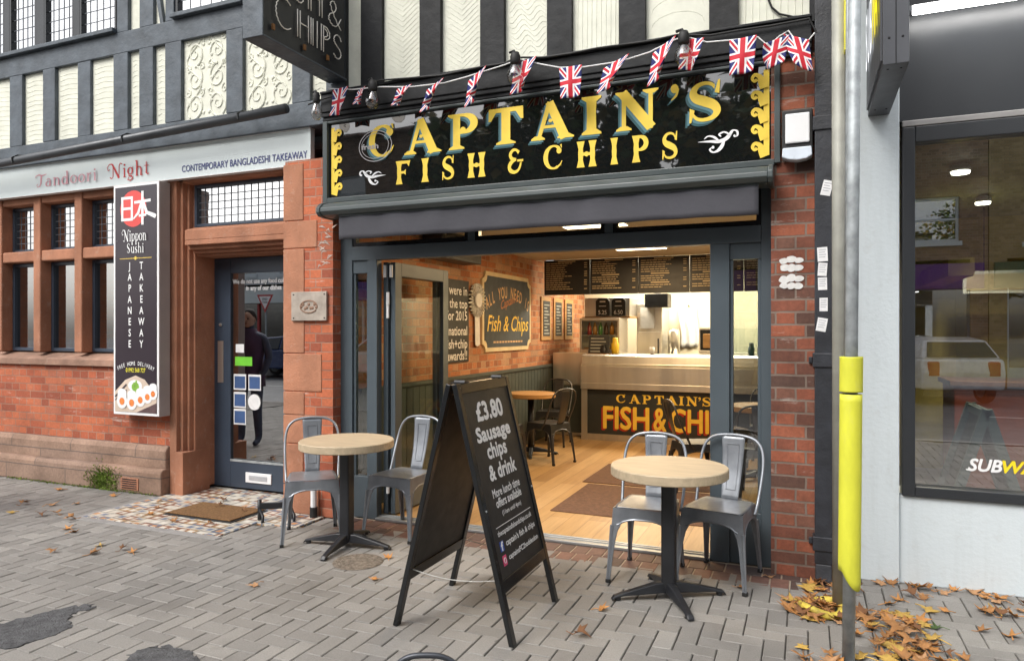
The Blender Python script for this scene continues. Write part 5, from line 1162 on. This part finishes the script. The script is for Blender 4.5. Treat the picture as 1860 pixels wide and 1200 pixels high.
mt = thing('entrance_mat', 'large dark brown entrance mat in two pieces on the plank floor', 'mat', (-1.3, 1.2, .012))
MB().box(-1.98, -.70, .75, 1.87, .013, .020).build('mat_piece', M_carpet, mt, bevel=.002); MB().box(-2.06, -.70, 1.93, 2.95, .013, .020).build('mat_piece', M_carpet, mt, bevel=.002)
INS = 'metal chairs at the indoor tables'
IT1 = make_table('cafe_table', 'honey wood topped table by the dado panelling inside the shop', (-3.10, 3.20, .012), R(20), M_wood, 'tables inside the chip shop', .30, True)
IT2 = make_table('cafe_table', 'honey wood topped table by the right wall inside the shop', (-.42, 2.75, .012), R(40), M_wood, 'tables inside the chip shop', .33, True)
chin = make_chair('metal_chair', 'dark steel chair on the street side of the indoor table by the dado', INS)
for o in [c for c in chin.children_recursive if c.type == 'MESH']:
    o.data.materials[0] = M_steeld if o.data.materials[0] == M_steelc else o.data.materials[0]
chin.location = (-3.14, 2.40, .013); chin.rotation_euler = (0, 0, ang(0, 1))
for x, y, fx, fy, lab in ((-2.74, 2.86, -.95, .45, 'dark steel chair at the aisle side of the indoor table by the dado'), (-3.10, 4.02, .05, -1, 'dark steel chair nearest the counter at the indoor table by the dado'),
                          (-.98, 2.05, .9, .45, 'dark steel chair standing side on in front of the counter lettering'), (-.36, 1.95, .05, 1, 'dark steel chair behind the right side light, back to the street'), (-.40, 3.55, 0, -1, 'dark steel chair nearest the counter at the indoor table by the right wall')):
    put_chair(x, y, fx, fy, lab, INS, chin, .013)
# behind the counter
wc = thing('warming_cabinet', 'steel and glass warming cabinet standing behind the left end of the counter', 'cabinet', (-2.74, 5.25, 1.19))
MB().box(-3.04, -2.45, 5.0, 5.5, 1.195, 1.25).box(-3.04, -2.45, 5.0, 5.5, 1.66, 1.70).box(-3.04, -3.01, 5.0, 5.5, 1.25, 1.66).box(-2.48, -2.45, 5.0, 5.5, 1.25, 1.66).box(-3.01, -2.48, 5.45, 5.5, 1.25, 1.66).box(-3.01, -2.48, 5.05, 5.44, 1.44, 1.455).build('casing', M_stain, wc, bevel=.004)
MB().box(-3.01, -2.48, 5.01, 5.015, 1.25, 1.66).build('glass_front', M_glass, wc)
rr = random.Random(3)
MB().box(-3.0, -2.5, 5.1, 5.4, 1.251, 1.27).build('tray', M_wood, wc)
for i in range(6): tag(MB().lathe([(0, 0), (.032, 0), (.034, .05), (.030, .12), (.014, .15), (.014, .18), (0, .182)], (-2.95+.085*i, 5.2, 1.456), 12).build('drinks_bottle', [mat('bottle_%s' % n, c, .25) for n, c in (('red', (.45, .03, .02)), ('amber', (.5, .2, .03)), ('green', (.08, .28, .05)), ('brown', (.12, .05, .02)), ('orange', (.6, .22, .02)), ('cream', (.6, .5, .35)))][i], smooth=True),
    ('red', 'amber', 'green', 'dark brown', 'orange', 'cream')[i]+' bottle on the shelf of the warming cabinet', 'bottle', 'bottles in the warming cabinet')
sh = thing('steel_hood', 'stainless steel hood box above the warming cabinet', 'hood', (-2.7, 5.4, 1.7))
MB().box(-3.04, -2.36, 5.25, 5.75, 1.72, 2.0).build('hood_body', M_stain, sh, bevel=.008); MB().box(-3.06, -2.34, 5.2, 5.78, 1.705, 1.72).build('shelf_lip', M_wood, sh)
for i, (x, l1, l2) in enumerate(((-2.845, '5.25', ''), (-2.61, '6.50', ''))):
    t = thing('price_board', 'small rounded black price board on the steel hood, %s one' % ('left hand', 'right hand')[i], 'price board', (x+.1, 5.18, 1.73), 'two black price boards over the warming cabinet')
    MB().prism([(x, 1.73), (x+.205, 1.73), (x+.205, 1.95), (x+.165, 1.99), (x+.04, 1.99), (x, 1.95)], lambda u, v, d: (u, d, v), 5.165, 5.185).build('board', M_char, t, bevel=.004)
    txt(l1, .085, (x+.102, 5.164, 1.755), XR, ZU, M_ink, t, bold=.002, align='CENTER', sx=.9); MB().flat(rect2(x+.06, 1.93, x+.145, 1.95)+rect2(x+.05, 1.87, x+.155, 1.88), FY(5.1645)).build('print', M_ink, t)
fr = thing('steel_fridge', 'tall stainless steel fridge in the kitchen behind the counter', 'fridge', (-2.16, 5.95, 0))
MB().box(-2.36, -1.98, 5.7, 6.3, .0, 1.92).build('cabinet', M_stain, fr, bevel=.008); MB().box(-2.35, -1.99, 5.68, 5.699, 1.0, 1.50).box(-2.35, -1.99, 5.68, 5.699, .1, .98).build('door', M_stain, fr, bevel=.004); MB().tube([(-2.03, 5.66, 1.1), (-2.03, 5.66, 1.4)], .01, 8).build('handle', M_blackm, fr)
MB().box(-2.30, -2.10, 5.676, 5.6795, 1.55, 1.86).build('notice', M_pap, fr)
ex = thing('extractor_unit', 'dark extractor unit under the kitchen ceiling right of the fridge', 'extractor', (-1.95, 5.6, 1.9))
MB().box(-2.20, -1.86, 5.5, 5.8, 1.86, 2.06).build('unit', M_blackm, ex, bevel=.01); MB().box(-2.06, -1.98, 5.6, 5.7, 2.06, 2.6).build('duct', M_stain, ex)
ur = thing('steel_urn', 'pale steel water boiler with a black tap on the kitchen worktop', 'boiler', (-1.85, 5.9, 1.0))
MB().box(-1.97, -1.72, 5.8, 6.1, .0, 1.15).build('worktop_unit', M_stain, ur, bevel=.01); MB().lathe([(0, 1.15), (.09, 1.15), (.09, 1.5), (.07, 1.54), (0, 1.55)], (-1.85, 5.95, 0), 20).build('tank', M_stain, ur, smooth=True); MB().tube([(-1.85, 5.86, 1.22), (-1.85, 5.8, 1.22), (-1.85, 5.79, 1.18)], .012, 8).build('tap', M_blackm, ur)
ap_ = thing('hanging_apron', 'white apron hanging on the pale kitchen wall', 'apron', (-1.7, 6.55, 1.2))
MB().grid(lambda u, v: (-1.86+.28*u+.02*math.sin(v*5), 6.57-.02*math.sin(u*14+v*3), 1.25+.62*v), 16, 8).build('cloth', M_pap, ap_, smooth=True, solid=.006); MB().tube([(-1.72, 6.6, 1.9), (-1.72, 6.54, 1.9), (-1.72, 6.53, 1.92)], .008, 6).build('hook', M_blackm, ap_)
fy_ = thing('fryer_range', 'steel frying range with a dark display front at the right of the kitchen', 'fryer', (-1.0, 5.7, 0))
MB().box(-1.42, -.3, 5.5, 6.2, 0, 1.2).box(-1.42, -1.10, 5.5, 6.0, 1.2, 1.56).build('body', M_stain, fy_, bevel=.01); MB().box(-1.40, -1.12, 5.494, 5.4995, 1.24, 1.53).build('display_front', M_dark, fy_)
MB().box(-1.0, -.35, 5.6, 5.605, 1.2, 1.55).build('glass_guard', M_glass, fy_); MB().box(-1.36, -1.25, 5.48, 5.493, 1.27, 1.47).build('food_tray', M_wood, fy_, bevel=.006)
MB().lathe([(0, 0), (.02, 0), (.02, .012), (0, .014)], (-1.16, 5.49, 1.3), 10, axis='y').build('knob', M_whitep, fy_)
ob = [('yellow_cup', 'tall yellow cup standing on the steel counter top', 'cup', mat('cup_yellow', (.75, .50, .03), .4), -2.46, 4.80, .055, .23, 0), ('black_pot', 'squat black pot beside the yellow cup on the counter', 'pot', M_blackm, -2.62, 4.80, .06, .13, 0), ('paper_cup', 'white paper cup near the middle of the counter top', 'cup', M_pap, -1.95, 4.82, .035, .10, 1), ('sauce_bottle', 'white sauce bottle at the right end of the counter', 'bottle', M_pap, -.55, 4.82, .04, .19, 0), ('sauce_bottle', 'teal sauce bottle at the right end of the counter', 'bottle', M_teal, -.66, 4.82, .04, .17, 0)]
for nm, lab, cat, m, x, y, r, h, tp in ob:
    tag(MB().lathe([(0, 0), (r*.85, 0), (r, h*.3), (r, h*.62), (r*.7, h*.72), (r*.72, h*.95), (r*.5, h), (0, h)] if not tp else [(0, 0), (r*.75, 0), (r, h), (r*.9, h), (r*.7, .01), (0, .01)], (x, y, 1.191), 16).build(nm, m, smooth=True), lab, cat)
lc = thing('counter_chalkboard', 'small chalk price list leaning on the counter in front of the warming cabinet', 'chalkboard', (-2.9, 4.78, 1.19))
MB().prism([(-3.04, 1.19), (-2.74, 1.19), (-2.74, 1.45), (-3.04, 1.45)], lambda u, v, d: (u+.2, 4.76+(v-1.19)*.2+d, v), 0, .012).build('board', M_chalk, lc); MB().flat([q for k in range(5) for q in rect2(-2.81, 1.22+.045*k, -2.62+.03*(k % 2), 1.235+.045*k)], lambda u, v, h: (u, 4.758+(v-1.19)*.2-h, v)).build('chalk_print', MATS['chalk_print'], lc)
MB().box(-3.06+.2, -2.72+.2, 4.74, 4.83, 1.1905, 1.198).build('stand', M_wood, lc)

# ================================================================ FALLEN LEAVES
def leaf_mesh(nm, m, seed):
    rr = random.Random(seed); b = MB(); tips = [(90, 1), (38, .85), (142, .85), (-12, .6), (192, .6)]; out = []
    seq = sorted([(a, r*rr.uniform(.9, 1.1)) for a, r in tips]+[(64, .42), (116, .42), (14, .40), (166, .40), (-50, .26), (230, .26), (270, .1)])
    c1, c2 = rr.uniform(.2, .95), rr.uniform(-.4, .8); ph = rr.uniform(0, 6)
    f = lambda x, y: (x*.055, y*.055, .006+.055*(c1*x*x+c2*y*y*.6+.12*math.sin(4*x+ph)+.12*math.cos(5*y+ph))*.8)
    pts = [(r*math.cos(R(a)), r*math.sin(R(a))) for a, r in seq]; n = len(pts)
    rings = [f(0, 0)]+[f(x*.5, y*.5) for x, y in pts]+[f(x, y) for x, y in pts]
    lo = min(p[2] for p in rings); rings = [(x, y, z-lo+.002) for x, y, z in rings]
    b.add(rings, [(0, 1+i, 1+(i+1) % n) for i in range(n)]+[(1+i, 1+n+i, 1+n+(i+1) % n, 1+(i+1) % n) for i in range(n)])
    b.tube([rings[0], f(.05, -.5), (f(.1, -1)[0], f(.1, -1)[1], .006)], .0016, 4)
    return b.build('fallen_leaf', m, smooth=True, solid=.0012)
LM = [leaf_mesh('fallen_leaf', [M_leafs[0], M_leafs[1], M_leafs[2], mat('yellow_leaf', (.50, .32, .07), .7, var=.35, vs=14), mat('dark_leaf', (.17, .075, .03), .8, var=.35, vs=16)][i % 5], 20+i) for i in range(7)]+[leaf_mesh('fallen_leaf', M_grn, 40)]
used = set()
def put_leaf(x, y, lab, grp, z=.003, k=None, s=None):
    k = random.randrange(7) if k is None else k
    if k in used: o = LM[k].copy(); COL.objects.link(o)
    else: o = LM[k]; used.add(k)
    s = s or random.uniform(.75, 1.25)
    o.location = (x, y, z); o.scale = (s, s, s); o.rotation_euler = (random.uniform(-.15, .15), random.uniform(-.15, .15), random.uniform(0, 6.28))
    return tag(o, lab, 'leaf', grp)
for i, (x, y) in enumerate([(-5.087, -1.212), (-4.76, -1.572), (-4.586, -1.353), (-4.25, -1.37), (-4.36, -1.365), (-6.054, -.716), (-5.80, -.97), (-5.70, -.90), (-6.3, -.8), (-6.1, -1.0), (-5.2, -1.15), (-6.544, -.28), (-5.86, -.25), (-4.48, -1.5), (-5.45, -.95), (-5.9, -.6)]):
    put_leaf(x, y, 'curled autumn leaf lying on the grey paving to the left of the tiled doorstep', 'leaves on the left paving')
for x, y in ((-5.3, -.25), (-4.75, -.05), (-4.98, -.62), (-4.2, -.12), (-4.3, -.66), (-5.1, -.45), (-4.62, -.7)): put_leaf(x, y, 'curled autumn leaf lying on the patterned doorstep tiles', 'leaves on the doorstep', .010)
for x, y in ((-4.28, -.30), (-4.6, -.25)): put_leaf(x, y, 'curled autumn leaf lying on the coir doormat', 'leaves on the doormat', .030, s=.8)
put_leaf(-3.03, -1.525, 'single tan leaf on bare paving left of the A-board', 'single leaves on the paving', k=2, s=1)
put_leaf(-1.05, -1.452, 'single large dark brown leaf on the paving right of the A-board feet', 'single leaves on the paving', k=4, s=1.2)
put_leaf(-1.035, -1.095, 'single orange brown leaf lying near the right table base', 'single leaves on the paving', k=1, s=1)
put_leaf(-2.57, -.80, 'single ochre leaf under the left cafe table', 'single leaves on the paving', k=1, s=.9)
put_leaf(-2.42, -1.17, 'single ochre leaf beside the left foot of the A-board', 'single leaves on the paving', k=6, s=.8)
put_leaf(-.22, -.20, 'single tan leaf on the brick edging at the foot of the pier', 'single leaves on the paving', k=2, s=.8)
put_leaf(-.37, -.46, 'single brown leaf on the edging behind the right chair', 'single leaves on the paving', k=0, s=.8)
put_leaf(.62, -.66, 'green leaf among brown ones on the paving under the right shop window', 'single leaves on the paving', k=7, s=1)
def scat(n, cx, cy, rx, ry, lab, grp, h=.03):
    for i in range(n):
        a = random.uniform(0, 6.28); r = math.sqrt(random.random())
        put_leaf(cx+rx*r*math.cos(a), cy+ry*r*math.sin(a), lab, grp, .003+random.random()*h*(1-r), s=random.uniform(.85, 1.45))
PILE = 'dry autumn leaf in the drift around the two signposts'
scat(32, .08, -.62, .22, .17, PILE, 'leaves drifted round the signposts'); scat(42, .40, -.80, .22, .28, PILE, 'leaves drifted round the signposts', .045); scat(24, .50, -1.1, .2, .22, PILE, 'leaves drifted round the signposts')
scat(26, .06, -.68, .13, .12, PILE, 'leaves drifted round the signposts', .06); scat(16, .12, -.28, .14, .07, PILE, 'leaves drifted round the signposts')
scat(30, .95, -.35, .55, .33, 'autumn leaf scattered on the paving under the right shop window', 'leaves under the right shop window', .005)
scat(10, .9, -.05, .5, .04, 'autumn leaf scattered on the paving under the right shop window', 'leaves under the right shop window', .01)
scat(8, .05, -1.25, .25, .15, 'autumn leaf lying in front of the galvanised signpost', 'leaves before the galvanised post', .004)
# ================================================================ ACROSS THE STREET (seen in the panes and the gloss)
def facade(name, label, x0, x1, h, wall, wins, shop, shopcol, roofm, fascia, fascol, letters=None, yf=-17.0, d=8):
    t = thing(name, label, 'building', ((x0+x1)/2, yf-d/2, 0)); b = MB()
    xs_ = sorted({x0, x1}|{w_[0] for w_ in wins}|{w_[1] for w_ in wins}); zs_ = sorted({3.4, h}|{w_[2] for w_ in wins}|{w_[3] for w_ in wins})
    for a, c in zip(xs_, xs_[1:]):
        for z0, z1 in zip(zs_, zs_[1:]):
            if any(w_[0] <= a and c <= w_[1] and w_[2] <= z0 and z1 <= w_[3] for w_ in wins): continue
            b.box(a, c, yf-.3, yf, z0, z1)
    b.box(x0, x0+.4, yf-.3, yf, 0, 3.4).box(x1-.4, x1, yf-.3, yf, 0, 3.4).box(x0, x1, yf-d, yf-d+.3, 0, h).box(x0, x0+.3, yf-d, yf-.3, 0, h).box(x1-.3, x1, yf-d, yf-.3, 0, h)
    b.build('wall', wall, t)
    for w_ in wins:
        a, c, z0, z1 = w_; f = MB(); k = .07
        f.box(a, a+k, yf-.16, yf-.08, z0, z1).box(c-k, c, yf-.16, yf-.08, z0, z1).box(a+k, c-k, yf-.16, yf-.08, z0, z0+k).box(a+k, c-k, yf-.16, yf-.08, z1-k, z1).box(a+k, c-k, yf-.155, yf-.085, (z0+z1)/2-.03, (z0+z1)/2+.03).box(a-.06, c+.06, yf-.08, yf+.06, z0-.12, z0-.001)
        fo = f.build('window', M_white, t); MB().box(a+k, c-k, yf-.13, yf-.12, z0+k, z1-k).build('pane', M_glassr, fo)
    MB().box(x0+.31, x1-.31, yf-2.5, yf-2.4, 0, h-.1).build('inner_wall', M_dark, t)
    MB().box(x0+.1, x1-.1, yf, yf+.12, 2.62, 3.3).build('shop_fascia', fascol, t, bevel=.02)
    if letters: txt(letters[0], .5, (letters[1], yf+.125, 2.78), (-1, 0, 0), ZU, letters[2], t, bold=.012, fit=(letters[3], .34))
    s_ = MB(); n = max(2, int((x1-x0)/1.6)); s_.box(x0+.4, x1-.4, yf-.2, yf-.05, 0, .55)
    for i in range(n+1):
        x = x0+.4+(x1-x0-.8)*i/n; s_.box(x-.05, x+.05, yf-.18, yf-.06, .55, 2.62)
    s_.build('shopfront', shopcol, t); MB().box(x0+.4, x1-.4, yf-.13, yf-.12, .55, 2.62).build('shop_window', M_glassr, t)
    MB().box(x0+.5, x1-.5, yf-1.6, yf-1.5, .2, 2.4).build('window_display', mat('shop_display', (.30, .24, .2), .7, var=.6, vs=3), t)
    MB().prism([(yf+.3, h-.05), (yf+.3, h+.05), (yf-d/2, h+1.1), (yf-d-.3, h+.05), (yf-d-.3, h-.05)], lambda u, v, q: (q, u, v), x0, x1).build('roof', roofm, t)
    return t
RT = MATS['roof_tiles']; PUR = mat('purple_fascia', (.13, .03, .24), .5)
facade('brick_shop_building', 'brown brick building across the street with a purple shop fascia', -2.6, 4.4, 7.6, M_fbrick, [(-1.9, -.8, 3.9, 5.2), (.2, 1.4, 3.9, 5.2), (2.6, 3.75, 3.9, 5.1)], 1, mat('grey_shopfront', (.2, .2, .22), .5), RT, 1, PUR)
facade('brick_shop_building', 'buff brick building across the street with sash windows', 4.42, 12, 8.2, M_buff, [(5.2, 6.3, 3.8, 5.4), (7.6, 8.7, 3.8, 5.4), (10, 11.1, 3.8, 5.4)], 1, M_white, RT, 1, mat('dark_green_fascia', (.03, .09, .05), .5))
facade('brick_shop_building', 'red brick building across the street beside the white one', -10.5, -2.62, 6.2, M_brick, [(-9.6, -8.4, 3.8, 5.2), (-7.2, -6, 3.8, 5.2), (-4.6, -3.5, 3.8, 5.2)], 1, M_white, RT, 1, M_white)
facade('white_shop_building', 'low white shop across the street with a red shopfront', -24.5, -17.0, 4.9, M_white, [(-22, -20.8, 3.8, 4.6), (-19.6, -18.4, 3.8, 4.6)], 1, mat('red_shopfront', (.38, .03, .03), .5), RT, 1, M_signw)
facade('brick_shop_building', 'tall brown brick building across the street with a blue shop fascia', -16.98, -10.52, 8.6, M_fbrick, [(-16, -14.8, 5.9, 7.2), (-12.6, -11.4, 5.9, 7.2)], 1, M_white, RT, 1, mat('blue_fascia', (.04, .05, .35), .5))
def tree(x, y, h, rad, seed, lab, nl=5200, trunk=2.6, ls=1):
    rr = random.Random(seed); t = thing('street_tree', lab, 'tree', (x, y, 0)); b = MB()
    b.tube([(x+.05*math.sin(z), y+.05*math.cos(z*1.3), z) for z in (0, .3, 1.2, 2.2, trunk)], [.26, .19, .165, .15, .13], 12)
    cl = []
    for i in range(11):
        a = i*2.4; e = rr.uniform(.3, 1.1); L = rad*rr.uniform(.6, 1.0)
        q = Vector((x, y, trunk-.1)); pts = [q.copy()]
        for k in range(4):
            q = q+Vector((math.cos(a)*math.cos(e), math.sin(a)*math.cos(e), math.sin(e)*1.15))*L/3.4+Vector((rr.uniform(-.12, .12), rr.uniform(-.12, .12), .08)); pts.append(q.copy()); cl.append((q.copy(), rad*rr.uniform(.18, .34)))
        b.tube(pts, [.075, .055, .04, .025, .012], 6)
    b.build('trunk', M_bark, t, smooth=True)
    f = MB()
    for i in range(nl):
        c, r = rr.choice(cl); d = Vector((rr.gauss(0, 1), rr.gauss(0, 1), rr.gauss(0, .8))); d = d.normalized()*r*rr.random()**.4; p = c+d
        s = rr.uniform(.06, .12)*ls; u = Vector((rr.gauss(0, 1), rr.gauss(0, 1), rr.gauss(0, .5))).normalized(); v = u.cross(Vector((rr.gauss(0, 1), rr.gauss(0, 1), rr.gauss(0, 1)))).normalized()
        f.add([p+u*s, p+v*s*.7+u*s*.2, p-u*s, p-v*s*.7+u*s*.2], [(0, 1, 2, 3)], i % 3)
    f.build('crown', [mat('plane_leaf', (.07, .12, .03), .6, var=.3), mat('plane_leaf_dark', (.045, .085, .025), .6, var=.3), mat('plane_leaf_turning', (.22, .17, .04), .6, var=.3)], t)
tree(6.6, -7.6, 7.5, 2.9, 5, 'leafy plane tree on the kerb behind the viewpoint to the right', 7000, 3.0)
tree(-1.2, -16.1, 9, 3.4, 8, 'leafy street tree across the street before the purple fascia', 4400, 5.2, 2.1)
tree(-5.6, -16.1, 9, 3.5, 9, 'leafy street tree across the street before the red brick building', 4400, 5.4, 2.1)
tree(-9.4, -16.1, 9, 3.0, 11, 'leafy street tree across the street beside the blue fascia', 4000, 5.6, 2.1)
def car(x, y, lab, paint, rz=0):
    t = thing('parked_car', lab, 'car', (x, y, -.12)); W = .86
    prof_ = [(-1.95, .32), (-1.98, .62), (-1.90, .86), (-1.05, .96), (-.45, 1.42), (.95, 1.50), (1.62, 1.42), (1.92, 1.02), (1.98, .72), (1.94, .34)]
    low = [(-1.95, .32), (-1.98, .62), (-1.90, .86), (-1.05, .98), (1.90, 1.02), (1.98, .72), (1.94, .34)]
    b = MB(); b.prism(low, lambda u, v, d: (x+u, y+d, v-.12), -W, W); body = b.build('body', paint, t, bevel=.07, seg=3)
    cb = MB(); vs = []
    cab = [(-1.02, .975, .84), (-.46, 1.40, .66), (.95, 1.49, .64), (1.55, 1.42, .66), (1.86, 1.015, .82)]
    for s in (-1, 1): vs += [(x+u, y+s*w_, z-.12) for u, z, w_ in cab]
    cb.add(vs, [(0, 1, 2, 3, 4), (9, 8, 7, 6, 5)]+[(i, i+5, i+6, i+1) for i in range(4)]+[(0, 4, 9, 5)]); cb.build('cabin', paint, t, bevel=.05, seg=3)
    gm = mat('car_glass', (.02, .025, .03), .05)
    for s in (-1, 1):
        MB().add([(x+u, y+s*(w_+.012), z-.12) for u, z, w_ in ((-.82, 1.01, .835), (-.42, 1.34, .70), (.22, 1.40, .675), (.22, 1.01, .835))], [(0, 1, 2, 3)]).build('window', gm, t, solid=.01)
        MB().add([(x+u, y+s*(w_+.012), z-.12) for u, z, w_ in ((.30, 1.01, .835), (.30, 1.40, .675), (1.15, 1.40, .675), (1.5, 1.04, .81))], [(0, 1, 2, 3)]).build('window', gm, t, solid=.01)
        for u in (-1.25, 1.28):
            wl = MB().lathe([(.12, -.09), (.29, -.10), (.315, -.05), (.315, .05), (.29, .10), (.12, .09)], (x+u, y+s*.76, .20), 24, axis='y').build('wheel', M_rub, t, smooth=False); MB().lathe([(0, -.105), (.19, -.105), (.2, -.09), (.2, .09), (.19, .105), (0, .105)], (x+u, y+s*.76, .20), 16, axis='y').build('rim', M_gal, wl)
        MB().box(x+1.90, x+1.985, y+s*.62-.12, y+s*.62+.12, .52, .84).build('tail_light', mat('red_lens', (.45, .02, .02), .2), t, bevel=.03); MB().box(x-2.0, x-1.90, y+s*.62-.14, y+s*.62+.14, .48, .62).build('headlight', M_whitep, t, bevel=.03)
    MB().add([(x+u, y+w_, z-.12) for u, w_, z in ((1.60, -.60, 1.38), (1.60, .60, 1.38), (1.86, .72, 1.06), (1.86, -.72, 1.06))], [(0, 1, 2, 3)]).build('rear_window', gm, t, solid=.02); MB().add([(x+u, y+w_, z-.12) for u, w_, z in ((-.53, -.60, 1.36), (-.53, .60, 1.36), (-.98, .74, 1.02), (-.98, -.74, 1.02))], [(0, 1, 2, 3)]).build('windscreen', gm, t, solid=.02)
    return t
WP = mat('white_car_paint', (.75, .76, .78), .25, coat=.6)
car(2.62, -14.9, 'white hatchback parked at an angle across the street before the brown brick building', WP).rotation_euler = (0, 0, R(74))
car(-12.2, -14.3, 'white hatchback parked across the street before the white building', WP)
car(-16.8, -14.3, 'dark blue hatchback parked across the street near the red shopfront', mat('blue_car_paint', (.02, .04, .12), .25, coat=.6))
# give way sign across the street
gw = thing('road_sign', 'triangular give way sign on a grey pole across the street', 'road sign', (-19.3, -15.9, 0))
MB().tube([(-19.3, -15.9, 0), (-19.3, -15.9, 2.9)], .04, 10).build('pole', M_gal, gw)
MB().prism([(-.40, .0), (0, -.69), (.40, .0)], lambda u, v, d: (-19.3+u, -15.84+d, 2.9+v), -.012, .0).build('red_plate', M_redp, gw); MB().prism([(-.29, -.06), (0, -.56), (.29, -.06)], lambda u, v, d: (-19.3+u, -15.84+d, 2.9+v), .001, .006).build('white_face', M_ink, gw)
txt('GIVE', .12, (-19.3, -15.833, 2.69), (-1, 0, 0), ZU, M_black, gw, bold=.006, align='CENTER'); txt('WAY', .11, (-19.3, -15.833, 2.57), (-1, 0, 0), ZU, M_black, gw, bold=.006, align='CENTER')
# a passer-by just out of view to the left, caught in the door pane
def person(x, y, face):
    t = thing('person', 'person in a dark coat and dark trousers standing on the pavement, hands in pockets', 'person', (x, y, 0))
    J = [((0, 0, .98), .155, .11), ((0, .01, 1.15), .15, .105), ((0, .01, 1.32), .18, .12), ((0, .015, 1.45), .13, .09), ((0, .0, 1.53), .055, .055), ((0, -.02, 1.62), .075, .085), ((0, -.015, 1.71), .078, .095), ((0, -.005, 1.77), .05, .06)]
    E_ = [(i, i+1) for i in range(7)]
    for s in (-1, 1):
        n = len(J); J += [((s*.19, .01, 1.42), .065, .065), ((s*.26, .03, 1.18), .052, .052), ((s*.24, -.07, .98), .042, .042), ((s*.19, -.12, .93), .035, .03)]
        E_ += [(3, n), (n, n+1), (n+1, n+2), (n+2, n+3)]
        n = len(J); J += [((s*.10, 0, .88), .095, .10), ((s*.11, -.01, .50), .062, .068), ((s*.12, .02, .10), .045, .05), ((s*.125, -.05, .045), .04, .038), ((s*.13, -.15, .035), .036, .03)]
        E_ += [(0, n), (n, n+1), (n+1, n+2), (n+2, n+3), (n+3, n+4)]
    me = bpy.data.meshes.new('body'); me.from_pydata([j[0] for j in J], E_, []); o = bpy.data.objects.new('body', me); COL.objects.link(o)
    o.parent = t
    md = o.modifiers.new('skin', 'SKIN'); o.modifiers.new('sub', 'SUBSURF').render_levels = 2
    sv = me.skin_vertices[0].data if me.skin_vertices else None
    if sv is None:
        bpy.context.view_layer.objects.active = o; bm = bmesh.new(); bm.from_mesh(me); bm.verts.layers.skin.verify(); bm.to_mesh(me); bm.free(); sv = me.skin_vertices[0].data
    for i, j in enumerate(J): sv[i].radius = (j[1], j[2])
    sv[0].use_root = True; me.materials.append(mat('dark_clothing', (.05, .06, .10), .8, var=.3))
    hd = MB(); hd.sphere((0, -.025, 1.665), .098, 16, 12, sx=.82, sy=1.0, sz=1.22).sphere((0, -.125, 1.655), .018, 8, 6, sz=1.5)
    for s in (-1, 1): hd.sphere((s*.08, -.01, 1.66), .022, 8, 6, sx=.4, sz=1.3)
    h_ = MB()
    org = ORG[t.name]; ORG[t.name] = Vector((0, 0, 0))
    f_ = hd.build('face', mat('skin_tone', (.48, .29, .21), .6), t, smooth=True)
    for s in (-1, 1): MB().sphere((s*.032, -.112, 1.675), .011, 8, 6).build('eye', M_rub, f_)
    MB().tube([(-.025, -.113, 1.61), (0, -.119, 1.608), (.025, -.113, 1.61)], .005, 5).build('mouth', mat('lip_tone', (.35, .13, .11), .5), f_)
    MB().grid(lambda u, v: (.088*math.cos(2*math.pi*u)*math.sin(v*1.75), .008+.108*math.sin(2*math.pi*u)*math.sin(v*1.75)*(.85 if math.sin(2*math.pi*u) < 0 else 1), 1.675+.125*math.cos(v*1.75)+(.05*v if math.sin(2*math.pi*u) < 0 else 0)), 24, 10).build('hair', mat('dark_hair', (.02, .014, .01), .7), t, smooth=True, solid=.008)
    MB().lathe([(.20, .78), (.19, .95), (.165, 1.1), (.19, 1.3), (.19, 1.42), (.10, 1.5), (.085, 1.54)], (0, .005, 0), 24).build('coat', mat('dark_coat', (.055, .025, .06), .85, var=.3), t, smooth=True, solid=.01)
    ORG[t.name] = org; t.rotation_euler = (0, 0, face); return t
person(-6.86, -1.75, ang(.3, .95))

# loose cable on the upper render, pale scraped patch on the left pier
tag(MB().tube([at(x, y, -.075) for x, y in ((1396, -20), (1396, 0), (1402, 14), (1416, 26), (1440, 31), (1468, 30), (1490, 28))], .007, 7).build('wall_cable', M_rub), 'thin black cable looping over the cream panel near the drainpipe top', 'cable')
rr = random.Random(12); q = []
for k in range(16):
    x = -3.64+rr.gauss(0, .028); z = 2.05+.022*k*1.0+rr.uniform(-.02, .02); q += strip([(x-rr.uniform(.01, .05), z+rr.uniform(-.03, .03)), (x, z), (x+rr.uniform(.01, .05), z+rr.uniform(-.03, .03))], [.004, rr.uniform(.008, .018), .003])
MB().flat(q, FY(-.1015)).build('render_scrape', mat('pale_mortar_smear', (.44, .36, .31), .9, var=.3, vs=40), TB)

# moss on the plinth and weeds along the foot of the wall
rr = random.Random(31); b = MB()
for k in range(1500):
    if k < 1150: x = rr.gauss(-6.22, .10); z = abs(rr.gauss(.09, .06)); y = -.102
    else: x = rr.uniform(-7.6, -5.5); z = rr.uniform(0, .02); y = -.105-rr.random()*.02
    u = Vector((rr.gauss(0, 1), rr.gauss(0, .3), rr.gauss(0, 1))).normalized()*rr.uniform(.006, .014); v = Vector((rr.gauss(0, .4), -1, rr.gauss(.4, .4))).normalized()*rr.uniform(.005, .012); p = Vector((x, y, z))
    b.add([p-u, p+u, p+u*.6+v, p-u*.6+v], [(0, 1, 2, 3)])
tag(b.build('moss', mat('moss_green', (.20, .28, .05), .9, var=.5, vs=20)), kind='stuff')
# dried gum and grit on the paving
